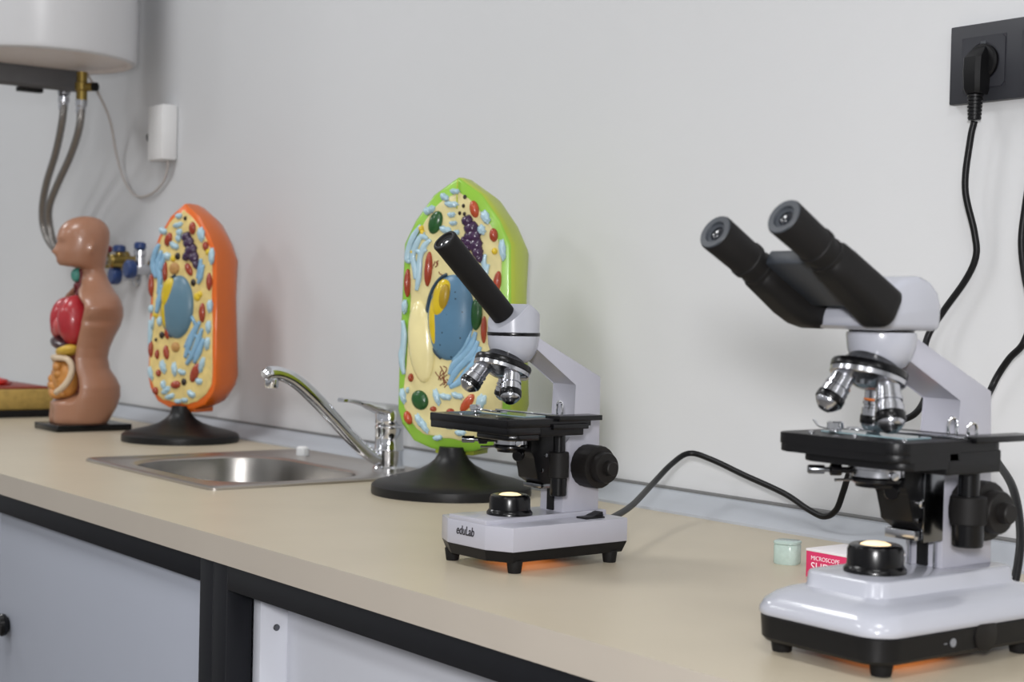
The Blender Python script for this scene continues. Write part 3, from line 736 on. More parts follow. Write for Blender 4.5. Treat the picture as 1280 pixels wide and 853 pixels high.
# ------------------------------------------------------------------ monocular microscope
def monocular():
    t = thing('monocular_microscope', 'white single-tube microscope standing in front of the green cell model', 'microscope', (-1.1555, -0.4465, 0), 0.035)
    for (x, y) in ((-0.047, -0.030), (0.0405, -0.026), (-0.047, 0.091), (0.0405, 0.091)): foot(t, x, y, 0.0105, 0.0075)
    P = [(-0.0570, -0.036), (-0.0320, -0.048), (0.0240, -0.048), (0.0500, -0.036), (0.0500, 0.105), (-0.0570, 0.105)]
    bm = nb(); Q = [(-0.0035+(x+0.0035)*0.93, 0.03+(y-0.03)*0.95) for x, y in P]
    loft(bm, [[(x, y, 0.0100) for x, y in Q], [(x*0.99, 0.03+(y-0.03)*0.995, 0.0200) for x, y in P]]); obj('base_tray', bm, M['black'], t, 20)
    bm = nb()
    prism(bm, P, 0.0200, 0.0425, 'xy', 0.0012)
    h = obj('base_housing', bm, M['white'], t, 25)
    bm = nb()
    prism(bm, [(-0.0317, -0.0472), (0.0237, -0.0472), (0.0260, -0.030), (0.0240, -0.012), (0.0215, 0.02), (0.0205, 0.1044), (-0.0205, 0.1044), (-0.0225, 0.02), (-0.0270, -0.012), (-0.0330, -0.030)], 0.0415, 0.0470, 'xy', 0.0012); obj('base_plateau', bm, M['white'], h, 25)
    text('lettering', 'eduLab', 0.0118, M['ink'], h, (-0.0185, -0.04825, 0.0302), (PI/2, 0, 0), xs=0.78, shear=0.2)
    bm = nb(); box(bm, 0.0262, 0.0405, 0.060, 0.084, 0.0420, 0.0440, bev=0.0006)
    prism(bm, [(0.062, 0.0438), (0.072, 0.0445), (0.0825, 0.0485), (0.0835, 0.0438)], 0.0275, 0.0390, 'yz', 0.0004); obj('power_switch', bm, M['black'], h)
    lamp_house(t, 0.0, 0.0470)
    # arm
    bm = nb()
    prism(bm, [(0.0975, 0.0465), (0.051, 0.0465), (0.051, 0.112), (0.0640, 0.122), (0.0657, 0.1682), (0.0157, 0.2012), (-0.010, 0.2180), (-0.010, 0.2250), (0.018, 0.2117), (0.0965, 0.1754)], -0.0165, 0.0165, 'yz', 0.0012)
    obj('arm', bm, M['white'], t, 25)
    bm = nb(); box(bm, -0.0045, 0.0045, 0.0492, 0.0512, 0.048, 0.108); obj('rack_slot', bm, M['black'], t)
    knob(t, 0.0165, 0.0790, 0.0905, 0.0205, 1); knob(t, -0.0165, 0.0790, 0.0905, 0.0205, -1)
    # head
    bm = nb(); lathe(bm, [(0.013, 0.1888), (0.0175, 0.1925), (0.0212, 0.198), (0.0236, 0.205), (0.0243, 0.2135), (0.0243, 0.217)], n=64); head = obj('head', bm, M['whitegloss'], t, 40)
    bm = nb(); lathe(bm, [(0.0246, 0.2138), (0.0248, 0.2142), (0.0248, 0.2166), (0.0246, 0.2170)], n=64); obj('head_band', bm, M['blackgloss'], head)
    bm = nb(); lathe(bm, [(0.0243, 0.2170), (0.0243, 0.275)], n=64)
    for (co, no) in (((0, -0.0115, 0.2335), (0, -0.730, 0.683)), ((0, 0.0245, 0.2294), (0, 0.468, 0.884))):
        r = bmesh.ops.bisect_plane(bm, geom=bm.verts[:]+bm.edges[:]+bm.faces[:], plane_co=co, plane_no=no, clear_outer=True)
        es = [e for e in r['geom_cut'] if isinstance(e, bmesh.types.BMEdge)]
        bmesh.ops.contextual_create(bm, geom=es)
    obj('head_cap', bm, M['whitegloss'], head, 30)
    d = Vector((0, -0.730, 0.683)); b = Vector((0, -0.0125, 0.2332)); L = (Vector((0, -0.0847, 0.2975))-b).length
    bm = nb(); lathe(bm, [(0.0110, 0), (0.0112, 0.001), (0.0117, L-0.004), (0.0120, L-0.001), (0.0115, L), (0.0088, L), (0.0085, L-0.001), (0.0060, L-0.0025)], b, d, 48); e = obj('eyepiece_tube', bm, M['blackrub'], t)
    bm = nb(); lathe(bm, [(0.0062, L-0.0022), (0.0045, L-0.0014), (0, L-0.0008)], b, d, 32); obj('eye_lens', bm, M['lens'], e)
    bm = nb(); lathe(bm, [(0.0098, L), (0.0100, L+0.0003), (0.0094, L+0.0005), (0.0092, L+0.0002)], b, d, 40, cap0=False, cap1=False); obj('eye_rim', bm, M['eyegrey'], e)
    tl = math.radians(20); nc = (0, -0.0122, 0.1862)
    nosepiece(t, nc, tl)
    objective(t, math.radians(92), nc, tl, math.radians(20), 0.0322, 0.0165, None, 1.0, 0.005)
    objective(t, math.radians(212), nc, tl, math.radians(20), 0.0290, 0.0165, None, 1.0, 0.005)
    objective(t, math.radians(332), nc, tl, math.radians(20), 0.0240, 0.0165, None, 0.95, 0.005)
    # stage
    bm = nb(); box(bm, -0.0575, 0.0575, -0.0525, 0.048, 0.1325, 0.1400, bev=0.0008)
    st = obj('stage', bm, M['blackgloss'], t, 25)
    bm = nb(); prism(bm, [(-0.0570, -0.0520), (0.0570, -0.0520), (0.0570, -0.0125), (-0.0570, -0.0125)], 0.1262, 0.1330, 'xy', 0.0008); obj('stage_front', bm, M['blackgloss'], st)
    bm = nb(); prism(bm, [(0.005, -0.046), (0.050, -0.046), (0.0565, -0.038), (0.0565, -0.0130), (0.005, -0.0130)], 0.1205, 0.1264, 'xy', 0.002); obj('stage_underside', bm, M['blackgloss'], st)
    bm = nb(); box(bm, -0.030, 0.0565, -0.012, 0.040, 0.1240, 0.1330, bev=0.001); obj('guide_block', bm, M['black'], st)
    bm = nb(); box(bm, 0.042, 0.062, 0.005, 0.058, 0.1376, 0.1424, bev=0.0006); box(bm, 0.042, 0.060, 0.0, 0.043, 0.1300, 0.1350, bev=0.0006); obj('slide_carriage', bm, M['blackgloss'], st)
    bm = nb(); box(bm, -0.050, 0.052, 0.020, 0.028, 0.1400, 0.1420, bev=0.0004); hold = obj('slide_holder', bm, M['satin'], st)
    bm = nb(); lathe(bm, [(0.0045, 0), (0.0045, 0.0020), (0.0052, 0.0024), (0.0052, 0.0060), (0.0045, 0.0066), (0, 0.0068)], (-0.030, -0.020, 0.1413), n=28); obj('clip_screw', bm, M['chrome'], st)
    bm = nb(); tube(bm, [(-0.030, -0.020, 0.1440), (-0.018, -0.024, 0.1445), (-0.004, -0.016, 0.1430), (0.000, -0.006, 0.1425)], 0.0009, 8, 5); obj('spring_clip', bm, M['chrome'], st)
    bm = nb(); lathe(bm, [(0.0022, 0), (0.0022, 0.0016), (0, 0.002)], (-0.020, -0.044, 0.1400), n=16); obj('stage_screw', bm, M['chrome'], st)
    bm = nb(); tube(bm, [(0.030, 0.030, 0.1400), (0.030, 0.030, 0.1510), (0.0305, 0.0325, 0.1535), (0.031, 0.035, 0.1510), (0.031, 0.035, 0.1400)], 0.0011, 8, 5); obj('carriage_loop', bm, M['chrome'], st)
    # rack block with condenser carrier
    bm = nb(); prism(bm, [(0.012, 0.1245), (0.012, 0.105), (0.017, 0.100), (0.020, 0.0800), (0.030, 0.0745), (0.0505, 0.0745), (0.0505, 0.1245)], -0.013, 0.0150, 'yz', 0.0012); rb = obj('stage_bracket', bm, M['black'], t, 25)
    bm = nb(); box(bm, -0.012, 0.0140, 0.026, 0.0495, 0.0705, 0.0748, bev=0.0005); obj('bracket_plate', bm, M['chrome_dk'], rb)
    bm = nb(); lathe(bm, [(0.0018, 0), (0.0018, 0.0012), (0, 0.0014)], (0.0150, 0.025, 0.0880), (1, 0, 0), 14); lathe(bm, [(0.0018, 0), (0.0018, 0.0012), (0, 0.0014)], (0.0150, 0.030, 0.1020), (1, 0, 0), 14); obj('bracket_screws', bm, M['chrome_dk'], rb)
    condenser(t, 0.1200, 0.0162, (-0.55, -0.83, 0))
    # drop-down stage control
    bm = nb(); lathe(bm, [(0.0056, 0.107), (0.0056, 0.131)], (0.034, 0.0300, 0), n=24); ck = obj('stage_control', bm, M['blackgloss'], t)
    bm = nb(); lathe(bm, [(0.0070, 0.066), (0.0078, 0.067), (0.0078, 0.083)], (0.034, 0.0300, 0), n=32); obj('lower_wheel', bm, M['blackgloss'], ck)
    bm = nb(); lathe(bm, [(0.0085, 0.0828), (0.0093, 0.0836), (0.0093, 0.1062), (0.0085, 0.1070)], (0.034, 0.0300, 0), n=36); obj('control_wheel', bm, M['blackrub'], ck)
monocular()
_r = 0.035
slide('clear glass slide lying on the stage of the single-tube microscope', (-1.1555, -0.4465-0.003, 0.1402), _r)

# ------------------------------------------------------------------ binocular microscope
def binocular():
    t = thing('binocular_microscope', 'white two-eyepiece microscope at the right end of the worktop', 'microscope', (-0.713, -0.460, 0), 0.0)
    for (x, y) in ((-0.046, -0.043), (0.042, -0.042), (-0.050, 0.104), (0.0475, 0.104)): foot(t, x, y, 0.0105, 0.0085)
    def rg(hw, y0, y1, r, z, tp=1.0):
        return [(x*(1+0.05*tp*(y+0.05)/0.19), y, z) for x, y in rrect(-hw, hw, y0, y1, r, 9)]
    bm = nb(); loft(bm, [rg(0.0560, -0.0605, 0.134, 0.018, 0.0098), rg(0.0585, -0.0630, 0.138, 0.020, 0.0125), rg(0.0597, -0.0640, 0.140, 0.021, 0.0270), rg(0.0585, -0.0630, 0.139, 0.020, 0.0285)]); tray = obj('base_tray', bm, M['black'], t, 35)
    bm = nb(); loft(bm, [rg(0.0600, -0.0645, 0.1405, 0.021, 0.0285), rg(0.0609, -0.0653, 0.1412, 0.022, 0.0300), rg(0.0606, -0.0650, 0.141, 0.022, 0.0330), rg(0.0586, -0.0628, 0.139, 0.023, 0.0385), rg(0.0540, -0.0578, 0.135, 0.024, 0.0430), rg(0.0470, -0.0520, 0.128, 0.022, 0.0462), rg(0.0405, -0.0455, 0.121, 0.018, 0.0480),
                         rg(0.0365, -0.0395, 0.1180, 0.014, 0.0490), rg(0.0358, -0.0388, 0.1172, 0.0135, 0.0500), rg(0.0350, -0.0380, 0.1165, 0.013, 0.0580), rg(0.0342, -0.0372, 0.1157, 0.0125, 0.0594), rg(0.0330, -0.0360, 0.1145, 0.012, 0.0600)])
    h = obj('base_housing', bm, M['whitegloss'], t, 40)
    # marks and dial on the right flank of the tray
    xw = 0.0586
    bm = nb(); lathe(bm, [(0.0030, 0), (0.0030, 0.0006), (0.0016, 0.0006), (0.0016, 0.0002)], (0.0600, 0.010, 0.0195), (1, 0, 0), 24); box(bm, 0.0595, 0.0603, 0.0005, 0.0035, 0.0192, 0.0198); obj('dial_mark', bm, M['inkgrey'], tray)
    bm = nb(); lathe(bm, [(0.0120, -0.001), (0.0120, 0.0006), (0.0112, 0.0010)], (0.0610, 0.045, 0.0215), (1, 0, 0), 40); obj('dimmer_wheel', bm, M['blackbr'], tray)
    lamp_house(t, 0.0, 0.0600, 0.0196, 0.0195)
    bm = nb()
    prism(bm, [(0.112, 0.0595), (0.053, 0.0595), (0.053, 0.128), (0.0665, 0.136), (0.0707, 0.1808), (0.0110, 0.2089), (-0.008, 0.2190), (-0.008, 0.2290), (0.0127, 0.2278), (0.1062, 0.1865)], -0.0165, 0.0165, 'yz', 0.0014)
    arm = obj('arm', bm, M['white'], t, 25)
    bm = nb(); box(bm, -0.0045, 0.0045, 0.0512, 0.0532, 0.0605, 0.12); obj('rack_slot', bm, M['black'], t)
    bm = nb(); box(bm, -0.0125, -0.0105, 0.0505, 0.0535, 0.0605, 0.12); box(bm, 0.0105, 0.0125, 0.0505, 0.0535, 0.0605, 0.12); obj('guide_rail', bm, M['satin'], t)
    knob(t, 0.0165, 0.078, 0.1020, 0.0215, 1); knob(t, -0.0165, 0.078, 0.1020, 0.0215, -1)
    # head
    bm = nb(); lathe(bm, [(0.013, 0.2020), (0.0178, 0.2052), (0.0214, 0.2102), (0.0238, 0.2175), (0.0246, 0.2262), (0.0242, 0.2285)], n=64); head = obj('head', bm, M['whitegloss'], t, 40)
    bm = nb(); lathe(bm, [(0.0225, 0.2280), (0.0228, 0.2302)], n=56); obj('head_band', bm, M['blackgloss'], head)
    bm = nb(); prism(bm, [(-0.042, 0.2330), (-0.037, 0.2300), (0.0320, 0.2300), (0.0330, 0.2475), (0.0290, 0.2580), (0.0200, 0.2650), (0.0080, 0.2685), (-0.006, 0.2668), (-0.024, 0.2590), (-0.040, 0.2430)], -0.027, 0.027, 'yz', 0.0050, seg=3); obj('prism_housing', bm, M['whitegloss'], head, 45)
    T0 = Vector((0, -0.1358, 0.2994)); ax = Vector((0, 0.8725, -0.4886)); nn = Vector((0, 0.4886, 0.8725))
    def ptn(x, s, n): return T0+ax*s+nn*n+Vector((x, 0, 0))
    bm = nb(); V = [ptn(0, s, n) for s, n in ((0.045, -0.005), (0.045, 0.006), (0.112, 0.009), (0.100, -0.006))]
    prism(bm, [(v.y, v.z) for v in V], -0.020, 0.020, 'yz', 0.002); obj('bridge', bm, M['eyegrey'], head)
    for sx in (-1, 1):
        dz = Vector((0, 0, 0.0022 if sx > 0 else -0.0060))
        x = 0.0305*sx; b = ptn(x, 0, 0)+dz
        if sx > 0: sec = [(0.0495, 0.0105, 0.000), (0.0515, 0.0120, 0.000), (0.0620, 0.0125, 0.000), (0.0850, 0.0136, -0.001), (0.1080, 0.0146, -0.002), (0.1125, 0.0146, -0.002), (0.1138, 0.0138, -0.002)]
        else: sec = [(0.0495, 0.0105, 0.000), (0.0515, 0.0120, 0.000), (0.0620, 0.0125, 0.000), (0.0850, 0.0134, -0.0005), (0.1000, 0.0136, 0.0005), (0.1120, 0.0128, 0.003), (0.1220, 0.0105, 0.006), (0.1290, 0.0065, 0.009)]
        bm = nb()
        loft(bm, [[ptn(x+a, q, n0+c)+dz for a, c in rrect(-h, h, -h, h, h*0.62, 7)] for q, h, n0 in sec])
        blk = obj('eyepiece_arm', bm, M['blackrub'], t, 40)
        bm = nb(); lathe(bm, [(0.0124, 0.0008), (0.0129, 0.0020), (0.0122, 0.0335), (0.0123, 0.0340), (0.0131, 0.0347), (0.0131, 0.0385), (0.0119, 0.0393), (0.0116, 0.0460), (0.0124, 0.0464), (0.0124, 0.0490), (0.0116, 0.0494), (0.0116, 0.0560)], b, ax, 48, cap0=False); e = obj('eyepiece', bm, M['blackrub'], t)
        bm = nb(); lathe(bm, [(0.0052, 0.0030), (0.0074, 0.0022), (0.0077, 0.0012), (0.0080, 0.0006), (0.0119, 0.0002), (0.0125, 0.0010)], b, ax, 48, cap0=False, cap1=False); obj('eyecup', bm, M['eyegrey'], e)
        bm = nb(); lathe(bm, [(0, 0.0016), (0.0036, 0.0024), (0.0054, 0.0034)], b, ax, 32, cap1=False); obj('eye_lens', bm, M['lens'], e)
    tl = math.radians(17); nc = (0, -0.0125, 0.2005)
    nosepiece(t, nc, tl)
    objective(t, math.radians(82), nc, tl, math.radians(19), 0.0370, 0.0160, None, 1.03, 0.005)
    objective(t, math.radians(204), nc, tl, math.radians(19), 0.0310, 0.0165, None, 1.0, 0.005)
    objective(t, math.radians(350), nc, tl, math.radians(16), 0.0345, 0.0140, 'orangemark', 0.95, 0.005)
    # stage
    bm = nb(); prism(bm, rrect(-0.0565, 0.0555, -0.0465, 0.070, 0.012, 6), 0.1480, 0.1560, 'xy', 0.0008); st = obj('stage', bm, M['black'], t, 25)
    bm = nb(); prism(bm, rrect(-0.0560, 0.0550, -0.0460, 0.030, 0.012, 6), 0.1425, 0.1482, 'xy', 0.0010); obj('stage_front', bm, M['black'], st)
    bm = nb(); prism(bm, rrect(-0.038, 0.0545, -0.0400, 0.040, 0.011, 6), 0.1370, 0.1427, 'xy', 0.0012); obj('stage_underside', bm, M['black'], st)
    bm = nb(); prism(bm, rrect(0.012, 0.0550, 0.005, 0.0660, 0.002, 3), 0.1325, 0.1481, 'xy', 0.0010); obj('guide_block', bm, M['black'], st)
    bm = nb(); box(bm, 0.042, 0.0600, 0.030, 0.100, 0.1538, 0.1582, bev=0.0006); obj('slide_carriage', bm, M['blackgloss'], st)
    bm = nb(); box(bm, -0.050, 0.050, 0.024, 0.034, 0.1560, 0.1578, bev=0.0004); obj('slide_holder', bm, M['satin'], st)
    bm = nb(); lathe(bm, [(0.0045, 0), (0.0045, 0.0020), (0.0060, 0.0024), (0.0060, 0.0066), (0.0052, 0.0074), (0, 0.0076)], (-0.024, -0.018, 0.1573), n=28); obj('clip_screw', bm, M['chrome'], st)
    bm = nb(); tube(bm, [(-0.046, -0.016, 0.1640), (-0.036, -0.020, 0.1600), (-0.024, -0.018, 0.1595), (-0.006, -0.022, 0.1605), (0.008, -0.012, 0.1590)], 0.0011, 8, 5, flat=((0, 0, 1), 0.6)); obj('spring_clip', bm, M['chrome'], st)
    for (x, y) in ((-0.030, -0.036), (0.004, -0.030), (0.046, -0.030)):
        bm = nb(); lathe(bm, [(0.0022, 0), (0.0022, 0.0016), (0, 0.0022)], (x, y, 0.1560), n=16); obj('stage_screw', bm, M['chrome'], st)
    for (x, y) in ((0.026, 0.044), (0.037, 0.052)):
        bm = nb(); tube(bm, [(x, y, 0.1560), (x, y, 0.1660-0.3*(y-0.044)), (x+0.0015, y+0.003, 0.1690-0.4*(y-0.044)), (x+0.002, y+0.006, 0.1660-0.3*(y-0.044)), (x+0.002, y+0.006, 0.1560)], 0.0012, 8, 5); obj('carriage_loop', bm, M['chrome'], st)
    bm = nb(); prism(bm, [(0.010, 0.138), (0.010, 0.119), (0.016, 0.115), (0.020, 0.095), (0.032, 0.0880), (0.0525, 0.0880), (0.0525, 0.138)], -0.013, 0.0155, 'yz', 0.0012); rb = obj('stage_bracket', bm, M['black'], t, 25)
    bm = nb(); box(bm, -0.012, 0.0145, 0.024, 0.0520, 0.0815, 0.0882, bev=0.0005); obj('bracket_plate', bm, M['satin'], rb)
    bm = nb(); box(bm, 0.0156, 0.0176, 0.030, 0.0520, 0.0800, 0.138, bev=0.0003); obj('dovetail_rail', bm, M['chrome_dk'], rb)
    bm = nb(); lathe(bm, [(0.0030, 0), (0.0030, 0.0024), (0.0022, 0.0030), (0, 0.0032)], (0.0156, 0.027, 0.1080), (1, 0, 0), 18); lathe(bm, [(0.0020, 0), (0.0020, 0.0014), (0, 0.0016)], (0.0156, 0.026, 0.0960), (1, 0, 0), 14); obj('bracket_screws', bm, M['chrome'], rb)
    condenser(t, 0.1345, 0.0190, (-0.62, -0.78, 0))
    bm = nb(); lathe(bm, [(0.0075, 0.112), (0.0075, 0.134)], (0.040, 0.0500, 0), n=24); ck = obj('stage_control', bm, M['blackgloss'], t)
    bm = nb(); lathe(bm, [(0.0100, 0.0792), (0.0108, 0.0802), (0.0112, 0.0952)], (0.040, 0.0500, 0), n=32); obj('lower_wheel', bm, M['blackgloss'], ck)
    bm = nb(); lathe(bm, [(0.0120, 0.0950), (0.0127, 0.0958), (0.0127, 0.1140), (0.0120, 0.1148)], (0.040, 0.0500, 0), n=36); obj('control_wheel', bm, M['blackrub'], ck)
binocular()
slide('clear glass slide lying on the stage of the two-eyepiece microscope', (-0.713, -0.460-0.004, 0.1562), 0.0)

# ------------------------------------------------------------------ small box and cover glasses
t = thing('slide_box', 'pink and white cardboard box lettered slides, behind the two-eyepiece microscope', 'box', (-0.9655, -0.2491, 0), 0.0)
bm = nb(); box(bm, 0, 0.080, 0.0, 0.052, 0.0, 0.026, bev=0.0004)
for f in bm.faces:
    f.normal_update()
    f.material_index = 1 if f.normal.z > 0.5 else 0
obj('carton', bm, [M['pink'], M['card']], t)
bm = nb(); box(bm, -0.0003, 0.0803, -0.0003, 0.0523, 0.0240, 0.0262, bev=0.0002); obj('lid_edge', bm, M['card'], t)
text('lettering', 'MICROSCOPE', 0.0055, M['inkwhite'], t, (0.0060, -0.0003, 0.0165), (PI/2, 0, 0), extrude=0.0001)
text('lettering', 'SLIDES', 0.0115, M['inkwhite'], t, (0.0060, -0.0003, 0.0065), (PI/2, 0, 0), extrude=0.0001)

t = thing('cover_glass_pot', 'small pale green pot of cover glasses left of the pink box', 'pot', (-1.0262, -0.2080, 0), 0.4)
bm = nb(); loft(bm, [[(x, y, z) for x, y in rrect(-r, r, -r, r, 0.0075, 5)] for (r, z) in ((0.0112, 0), (0.0118, 0.0015), (0.0118, 0.0175), (0.0112, 0.019))]); obj('glass_stack', bm, M['coverglass'], t, 40)
bm = nb(); loft(bm, [[(x, y, z) for x, y in rrect(-r, r, -r, r, 0.0075, 5)] for (r, z) in ((0.0112, 0.0191), (0.0121, 0.0195), (0.0121, 0.0215), (0.0112, 0.0222))]); obj('lid', bm, M['coverglass'], t, 40)

# ------------------------------------------------------------------ socket plate, plugs and cables
SPX = -1.0040
t = thing('socket_outlet', 'dark grey wall socket plate with plugs in it, upper right on the wall', 'socket', (SPX, 0, 0.4965), -0.0)
bm = nb(); box(bm, 0.0, 0.2245, -0.0095, -0.0005, -0.0395, 0.0395, bev=0.0012); obj('cover_plate', bm, M['sockplate'], t)
for k in range(3):
    cx = 0.0405+k*0.0705
    bm = nb(); box(bm, cx-0.0262, cx+0.0262, -0.0098, -0.0090, -0.0262, 0.0262); s = obj('insert_gap', bm, M['sockin'], t)
    bm = nb()
    n = 40; sq = []; 
    for q in range(n):
        a = 2*PI*(q+0.5)/n; m_ = max(abs(math.cos(a)), abs(math.sin(a))); sq.append((cx+0.0255*math.cos(a)/m_, 0.0255*math.sin(a)/m_))
    ci = [(cx+0.0195*math.cos(2*PI*(q+0.5)/n), 0.0195*math.sin(2*PI*(q+0.5)/n)) for q in range(n)]
    loft(bm, [[(x, -0.0096, z) for x, z in sq], [(x, -0.0106, z) for x, z in sq], [(x, -0.0106, z) for x, z in ci], [(x, -0.0015, z) for x, z in ci]], cap0=False)
    obj('insert', bm, M['sockplate'], s, 30)
    for dz in (-1, 1):
        bm = nb(); box(bm, cx-0.003, cx+0.003, -0.0108, -0.004, dz*0.0195-0.0016, dz*0.0195+0.0016); obj('earth_clip', bm, M['chrome_dk'], s)

def plug(t, cx, zc):
    o = Vector((cx, 0, zc))
    bm = nb()
    lathe(bm, [(0.0175, 0.0), (0.0180, 0.001), (0.0180, 0.010), (0.0165, 0.0120), (0.010, 0.013)], (cx, -0.0030, zc), (0, -1, 0), 40)
    loft(bm, [[(cx+x*hw, -0.0125+y*dp, z) for x, y in ((-1, -0.8), (-0.65, -1), (0.65, -1), (1, -0.8), (1, 0), (-1, 0))] for (hw, dp, z) in ((0.0082, 0.0170, zc-0.033), (0.0098, 0.0190, zc-0.028), (0.0104, 0.0200, zc-0.010), (0.0104, 0.0190, zc+0.003), (0.0085, 0.0100, zc+0.0105), (0.0060, 0.0030, zc+0.0150))])
    b = obj('plug', bm, M['black'], t, 35)
    bm = nb()
    pr = []
    for k in range(7): pr += [(0.0078-0.0002*k, 0.0036*k), (0.0078-0.0002*k, 0.0036*k+0.0022), (0.0060, 0.0036*k+0.0024), (0.0060, 0.0036*k+0.0034)]
    lathe(bm, pr, (cx, -0.0215, zc-0.034), (0, 0, -1), 20); obj('strain_relief', bm, M['black'], b)

PZ = 0.4965
t = thing('power_cable', 'black power cable from the left wall plug, looping down behind to the single-tube microscope', 'cable')
plug(t, SPX+0.0405, PZ)
cab1 = [(SPX+0.0405, -0.0215, PZ-0.060), (-0.9670, -0.0225, 0.418), (-0.9719, -0.022, 0.3705), (-0.9645, -0.015, 0.3264), (-0.9639, -0.012, 0.3025), (-0.9755, -0.012, 0.2785), (-0.9986, -0.015, 0.2474), (-1.0137, -0.02, 0.2209), (-1.0101, -0.03, 0.1964), (-0.9982, -0.04, 0.1645), (-1.0045, -0.05, 0.1416), (-1.0335, -0.055, 0.1291), (-1.0643, -0.055, 0.1130), (-1.0821, -0.055, 0.076), (-1.09, -0.055, 0.0541), (-1.0991, -0.055, 0.0336), (-1.1154, -0.055, 0.0248), (-1.1381, -0.055, 0.0299), (-1.178, -0.05, 0.0426), (-1.2393, -0.05, 0.0568), (-1.2909, -0.05, 0.0693), (-1.3179, -0.06, 0.0748), (-1.3154, -0.09, 0.0641), (-1.2832, -0.15, 0.0464), (-1.2152, -0.24, 0.0362), (-1.165, -0.31, 0.0340), (-1.150, -0.337, 0.0335)]
bm = nb(); tube(bm, cab1, 0.0034, 12, 8); obj('cord', bm, M['black'], t, 180)
t = thing('power_cable', 'black power cable at the right edge, from the right wall plug to the two-eyepiece microscope', 'cable')
plug(t, SPX+0.0405+0.0705, PZ)
cab2 = [(SPX+0.111, -0.0215, PZ-0.060), (-0.8945, -0.020, 0.410), (-0.9035, -0.018, 0.3559), (-0.9075, -0.018, 0.3171), (-0.9013, -0.02, 0.2821), (-0.8853, -0.03, 0.2473), (-0.8897, -0.035, 0.2181), (-0.9052, -0.035, 0.2021), (-0.9181, -0.035, 0.1845), (-0.9204, -0.045, 0.1673), (-0.900, -0.09, 0.150), (-0.850, -0.15, 0.137), (-0.8019, -0.20, 0.1221), (-0.7483, -0.25, 0.1044), (-0.716, -0.285, 0.075), (-0.705, -0.305, 0.045), (-0.705, -0.3165, 0.020)]
bm = nb(); tube(bm, cab2, 0.0034, 12, 8); obj('cord', bm, M['black'], t, 180)

# ------------------------------------------------------------------ water heater, hoses and valves
BX, BY, BR, BZ = -2.980, -0.220, 0.180, 0.6977
t = thing('water_heater', 'white wall-hung water heater cylinder, cut off by the top left corner', 'water heater', (BX, BY, BZ))
bm = nb(); lathe(bm, [(BR-0.010, 0.0), (BR-0.003, 0.003), (BR, 0.010), (BR, 0.70), (BR-0.01, 0.71), (0, 0.72)], n=96, cap0=False); obj('tank', bm, M['boiler'], t, 40)
bm = nb(); lathe(bm, [(0, 0.006), (BR-0.022, 0.006), (BR-0.018, 0.001), (BR-0.009, 0.0005)], n=96, cap1=False); obj('bottom_plate', bm, M['boilerun'], t, 25)
bm = nb(); prism(bm, [(-0.158, 0.006), (-0.158, -0.030), (-0.120, -0.036), (-0.108, -0.030), (-0.108, 0.006)], -0.080, 0.128, 'xz', 0.003); cov = obj('connection_cover', bm, M['darkgrey'], t)
bm = nb(); box(bm, -0.145, -0.125, 0.0, 0.05, -0.043, -0.034, bev=0.001); obj('thermostat_tab', bm, M['blackbr'], cov)
bm = nb(); box(bm, -0.06, 0.06, 0.155, 0.205, 0.45, 0.55, bev=0.002); obj('wall_bracket', bm, M['boilerun'], t)
bm = nb(); lathe(bm, [(0.010, 0.0), (0.010, -0.034), (0.013, -0.036), (0.013, -0.046), (0.010, -0.048)], (-0.1436, 0.100, 0.006), n=24); obj('pipe_nipple', bm, M['satin'], t)
bm = nb(); lathe(bm, [(0.011, -0.010), (0.011, -0.030), (0.014, -0.032), (0.014, -0.046), (0.011, -0.048), (0.011, -0.066)], (-0.049, 0.100, 0.006), n=24)
lathe(bm, [(0.009, 0), (0.009, 0.022), (0.007, 0.024)], (-0.045, 0.100, -0.034), (0.75, 0.6, 0), 20); v = obj('safety_valve', bm, M['brass'], t)
bm = nb(); lathe(bm, [(0.008, 0.022), (0.009, 0.023), (0.009, 0.032), (0.006, 0.034)], (-0.045, 0.100, -0.034), (0.75, 0.6, 0), 20); obj('valve_cap', bm, M['black'], v)

def hose(label, pts):
    t = thing('braided_hose', label, 'hose', group='braided hoses of the water heater')
    bm = nb(); tube(bm, pts, 0.0078, 14, 8); obj('hose_body', bm, M['hose'], t, 180)
    d = (Vector(pts[1])-Vector(pts[0])).normalized()
    bm = nb(); lathe(bm, [(0.0115, -0.002), (0.0115, 0.010), (0.0095, 0.012), (0.0095, 0.026)], pts[0], d, 18); obj('ferrule', bm, M['satin'], t)
hose('left one of the two steel braided hoses hanging below the water heater', [(-3.1236, -0.12, 0.6525), (-3.13, -0.12, 0.6063), (-3.1886, -0.11, 0.5452), (-3.2668, -0.1, 0.4828), (-3.3145, -0.09, 0.4304), (-3.3247, -0.08, 0.3826), (-3.2837, -0.07, 0.3441), (-3.190, -0.055, 0.3213), (-3.104, -0.0465, 0.3165)])
hose('right one of the two steel braided hoses, hanging from the brass valve', [(-3.0289, -0.12, 0.6370), (-3.0392, -0.12, 0.5828), (-3.1088, -0.11, 0.5317), (-3.2113, -0.1, 0.4716), (-3.2637, -0.095, 0.4283), (-3.2787, -0.085, 0.3847), (-3.2505, -0.083, 0.3496), (-3.160, -0.088, 0.334), (-3.080, -0.090, 0.322), (-3.036, -0.0485, 0.3165)])

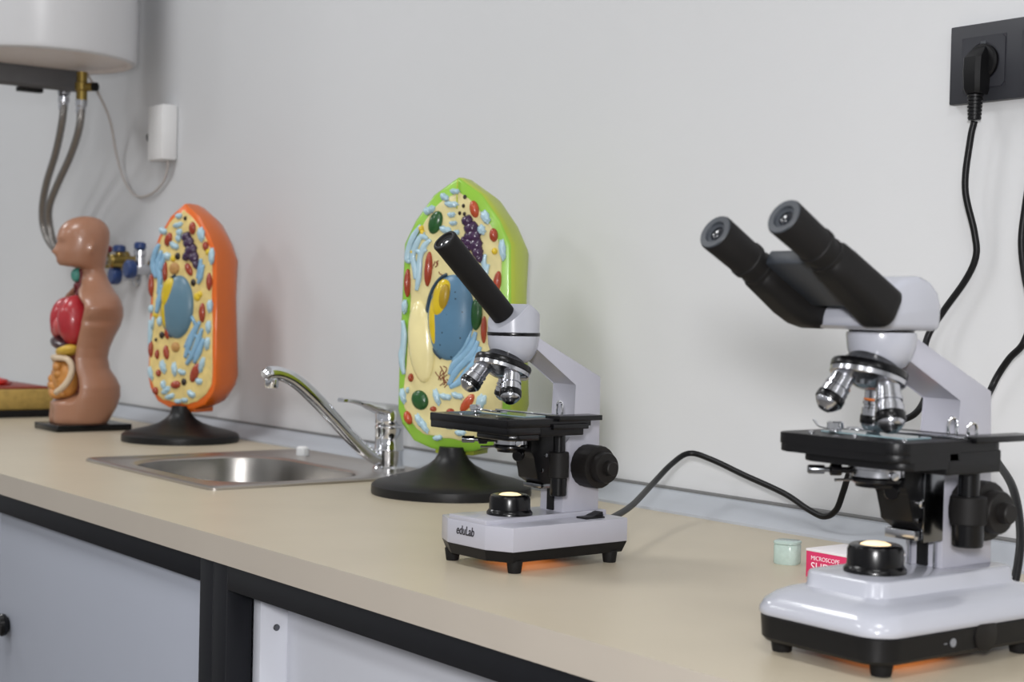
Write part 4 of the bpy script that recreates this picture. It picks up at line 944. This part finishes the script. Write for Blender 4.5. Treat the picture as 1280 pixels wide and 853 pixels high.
def valve(x, z, cap, label):
    t = thing('angle_valve', label, 'valve', (x, 0.0005, z))
    bm = nb(); lathe(bm, [(0.024, 0.0), (0.024, 0.004), (0.012, 0.009), (0.011, 0.030), (0.014, 0.032), (0.014, 0.062), (0.010, 0.066)], (0, 0, 0), (0, -1, 0), 28); lathe(bm, [(0.0095, -0.030), (0.0095, 0.0)], (0, -0.046, 0), (1, 0, 0), 20); lathe(bm, [(0.008, 0.0), (0.008, 0.020)], (0, -0.046, 0), (0, 0, 1), 20)
    b = obj('valve_body', bm, M['brass'], t)
    bm = nb(); lathe(bm, [(0.008, 0.018), (0.013, 0.020), (0.013, 0.030), (0.009, 0.033)], (0, -0.046, 0), (0, 0, 1), 24); obj('handle', bm, M[cap], t)
valve(-3.072, 0.3165, 'redcap', 'brass valve with a dark red cap on the wall behind the torso neck')
valve(-3.004, 0.3165, 'bluecap', 'brass valve with a blue cap on the wall beside the red capped one')
for (x, z, lab) in ((-3.016, 0.288, 'lower dark blue round tap knob under the blue capped valve'), (-2.942, 0.300, 'round chrome tap on the wall, next to the orange cell model')):
    t = thing('wall_tap', lab, 'tap', (x, 0, z))
    bm = nb(); lathe(bm, [(0.022, 0), (0.022, 0.004), (0.010, 0.008), (0.010, 0.040)], (0, 0, 0), (0, -1, 0), 24); obj('tap_stem', bm, M['satin'], t)
    bm = nb(); lathe(bm, [(0.010, 0.038), (0.017, 0.040), (0.019, 0.044), (0.019, 0.054), (0.015, 0.058), (0, 0.059)], (0, 0, 0), (0, -1, 0), 24); obj('tap_knob', bm, M['bluecap'], t)
    if x > -3.0:
        bm = nb(); lathe(bm, [(0.009, 0.0), (0.009, 0.026), (0.012, 0.028), (0.012, 0.038), (0.008, 0.040)], (0, -0.028, 0), (0, 0, 1), 20); obj('tap_valve', bm, M['satin'], t)
        bm = nb(); lathe(bm, [(0.008, 0.040), (0.012, 0.042), (0.012, 0.052), (0.008, 0.055)], (0, -0.028, 0), (0, 0, 1), 20); obj('handle', bm, M['bluecap'], t)

t = thing('wall_socket_box', 'white surface-mounted socket box on the wall right of the water heater', 'socket', (-2.870, 0, 0.568))
bm = nb(); box(bm, -0.034, 0.034, -0.034, -0.0005, -0.054, 0.054, bev=0.004); obj('housing', bm, M['whiteplastic'], t)
t = thing('heater_cable', 'thin pale cable hanging from the water heater to the white socket box', 'cable')
bm = nb(); tube(bm, [(-3.0557, -0.10, 0.698), (-3.0900, -0.06, 0.6630), (-3.1000, -0.03, 0.6122), (-3.1039, -0.012, 0.5392), (-3.0681, -0.008, 0.4826), (-3.0108, -0.008, 0.4519), (-2.941, -0.008, 0.4521), (-2.8831, -0.008, 0.4738), (-2.855, -0.012, 0.500), (-2.852, -0.014, 0.5165)], 0.0026, 8, 6); obj('cord', bm, M['offwhite'], t, 180)
bm = nb(); lathe(bm, [(0.012, 0), (0.013, 0.002), (0.012, 0.010), (0.008, 0.012)], (-2.904, -0.020, 0.562), (-1, 0, 0), 20); q = obj('socket_plug', bm, M['black']); tag(q, 'small black plug on the left side of the white socket box', 'plug')

# ------------------------------------------------------------------ lights
def area(name, loc, tgt, size, power, col=(1, 1, 1), sy=None, spread=None):
    l = bpy.data.lights.new(name, 'AREA'); l.energy = power; l.color = col; l.size = size
    if sy: l.shape = 'RECTANGLE'; l.size_y = sy
    if spread: l.spread = spread
    o = bpy.data.objects.new(name, l); C.objects.link(o); o.location = loc
    o.rotation_euler = (Vector(tgt)-Vector(loc)).to_track_quat('-Z', 'Y').to_euler()
    return o
for i, (x, y) in enumerate(((-4.4, -1.3), (-2.2, -1.3), (0.2, -1.3), (2.0, -1.3), (-4.4, -3.2), (-2.2, -3.2), (0.2, -3.2), (2.0, -3.2))):
    area('ceiling_lamp', (x, y, CZ-0.02), (x, y, 0), 0.6, 18.5 if x < -1 else 12.0, (0.98, 0.99, 1.0))
area('camera_flash', (0.18, -1.54, 0.41), (-1.3, -0.3, 0.15), 0.12, 20.0, (1.0, 0.99, 1.0))
area('fill_light', (2.6, -3.4, 0.7), (-1.2, 0.0, 0.1), 1.4, 11, (0.95, 0.97, 1.0))  # added soft fill from the front right, no actual window there
# warm lamp light leaking through the vents below the two microscopes
for (x, y) in ((-1.150, -0.430), (-0.700, -0.455)):
    area('lamp_leak', (x, y, 0.0092), (x, y, 0), 0.06, 0.010, (1.0, 0.32, 0.08))

w = bpy.data.worlds.new('World'); bpy.context.scene.world = w; w.use_nodes = True
w.node_tree.nodes['Background'].inputs['Color'].default_value = (0.8, 0.82, 0.86, 1)
w.node_tree.nodes['Background'].inputs['Strength'].default_value = 0.36

# ------------------------------------------------------------------ camera
cam = bpy.data.cameras.new('Camera'); co = bpy.data.objects.new('Camera', cam); C.objects.link(co)
yaw, pitch, roll = 0.6516, 0.0209, 0.0229
F = Vector((-math.cos(yaw)*math.cos(pitch), math.sin(yaw)*math.cos(pitch), -math.sin(pitch)))
r = F.cross(Vector((0, 0, 1))).normalized(); u = r.cross(F)
r2 = r*math.cos(roll)+u*math.sin(roll); u2 = u*math.cos(roll)-r*math.sin(roll)
m4 = Matrix(((r2.x, u2.x, -F.x, 0), (r2.y, u2.y, -F.y, -1.3296), (r2.z, u2.z, -F.z, 0.2392), (0, 0, 0, 1)))
co.matrix_world = m4
cam.sensor_width = 36; cam.lens = 36*1950/1280; cam.clip_start = 0.02
cam.dof.use_dof = True; cam.dof.focus_distance = 1.50; cam.dof.aperture_fstop = 10
bpy.context.scene.camera = co
sc = bpy.context.scene
sc.view_settings.view_transform = 'Standard'
sc.view_settings.look = 'None'
sc.view_settings.exposure = 0.0
sc.cycles.max_bounces = 10; sc.cycles.caustics_refractive = False; sc.cycles.caustics_reflective = False
sc.cycles.use_denoising = True
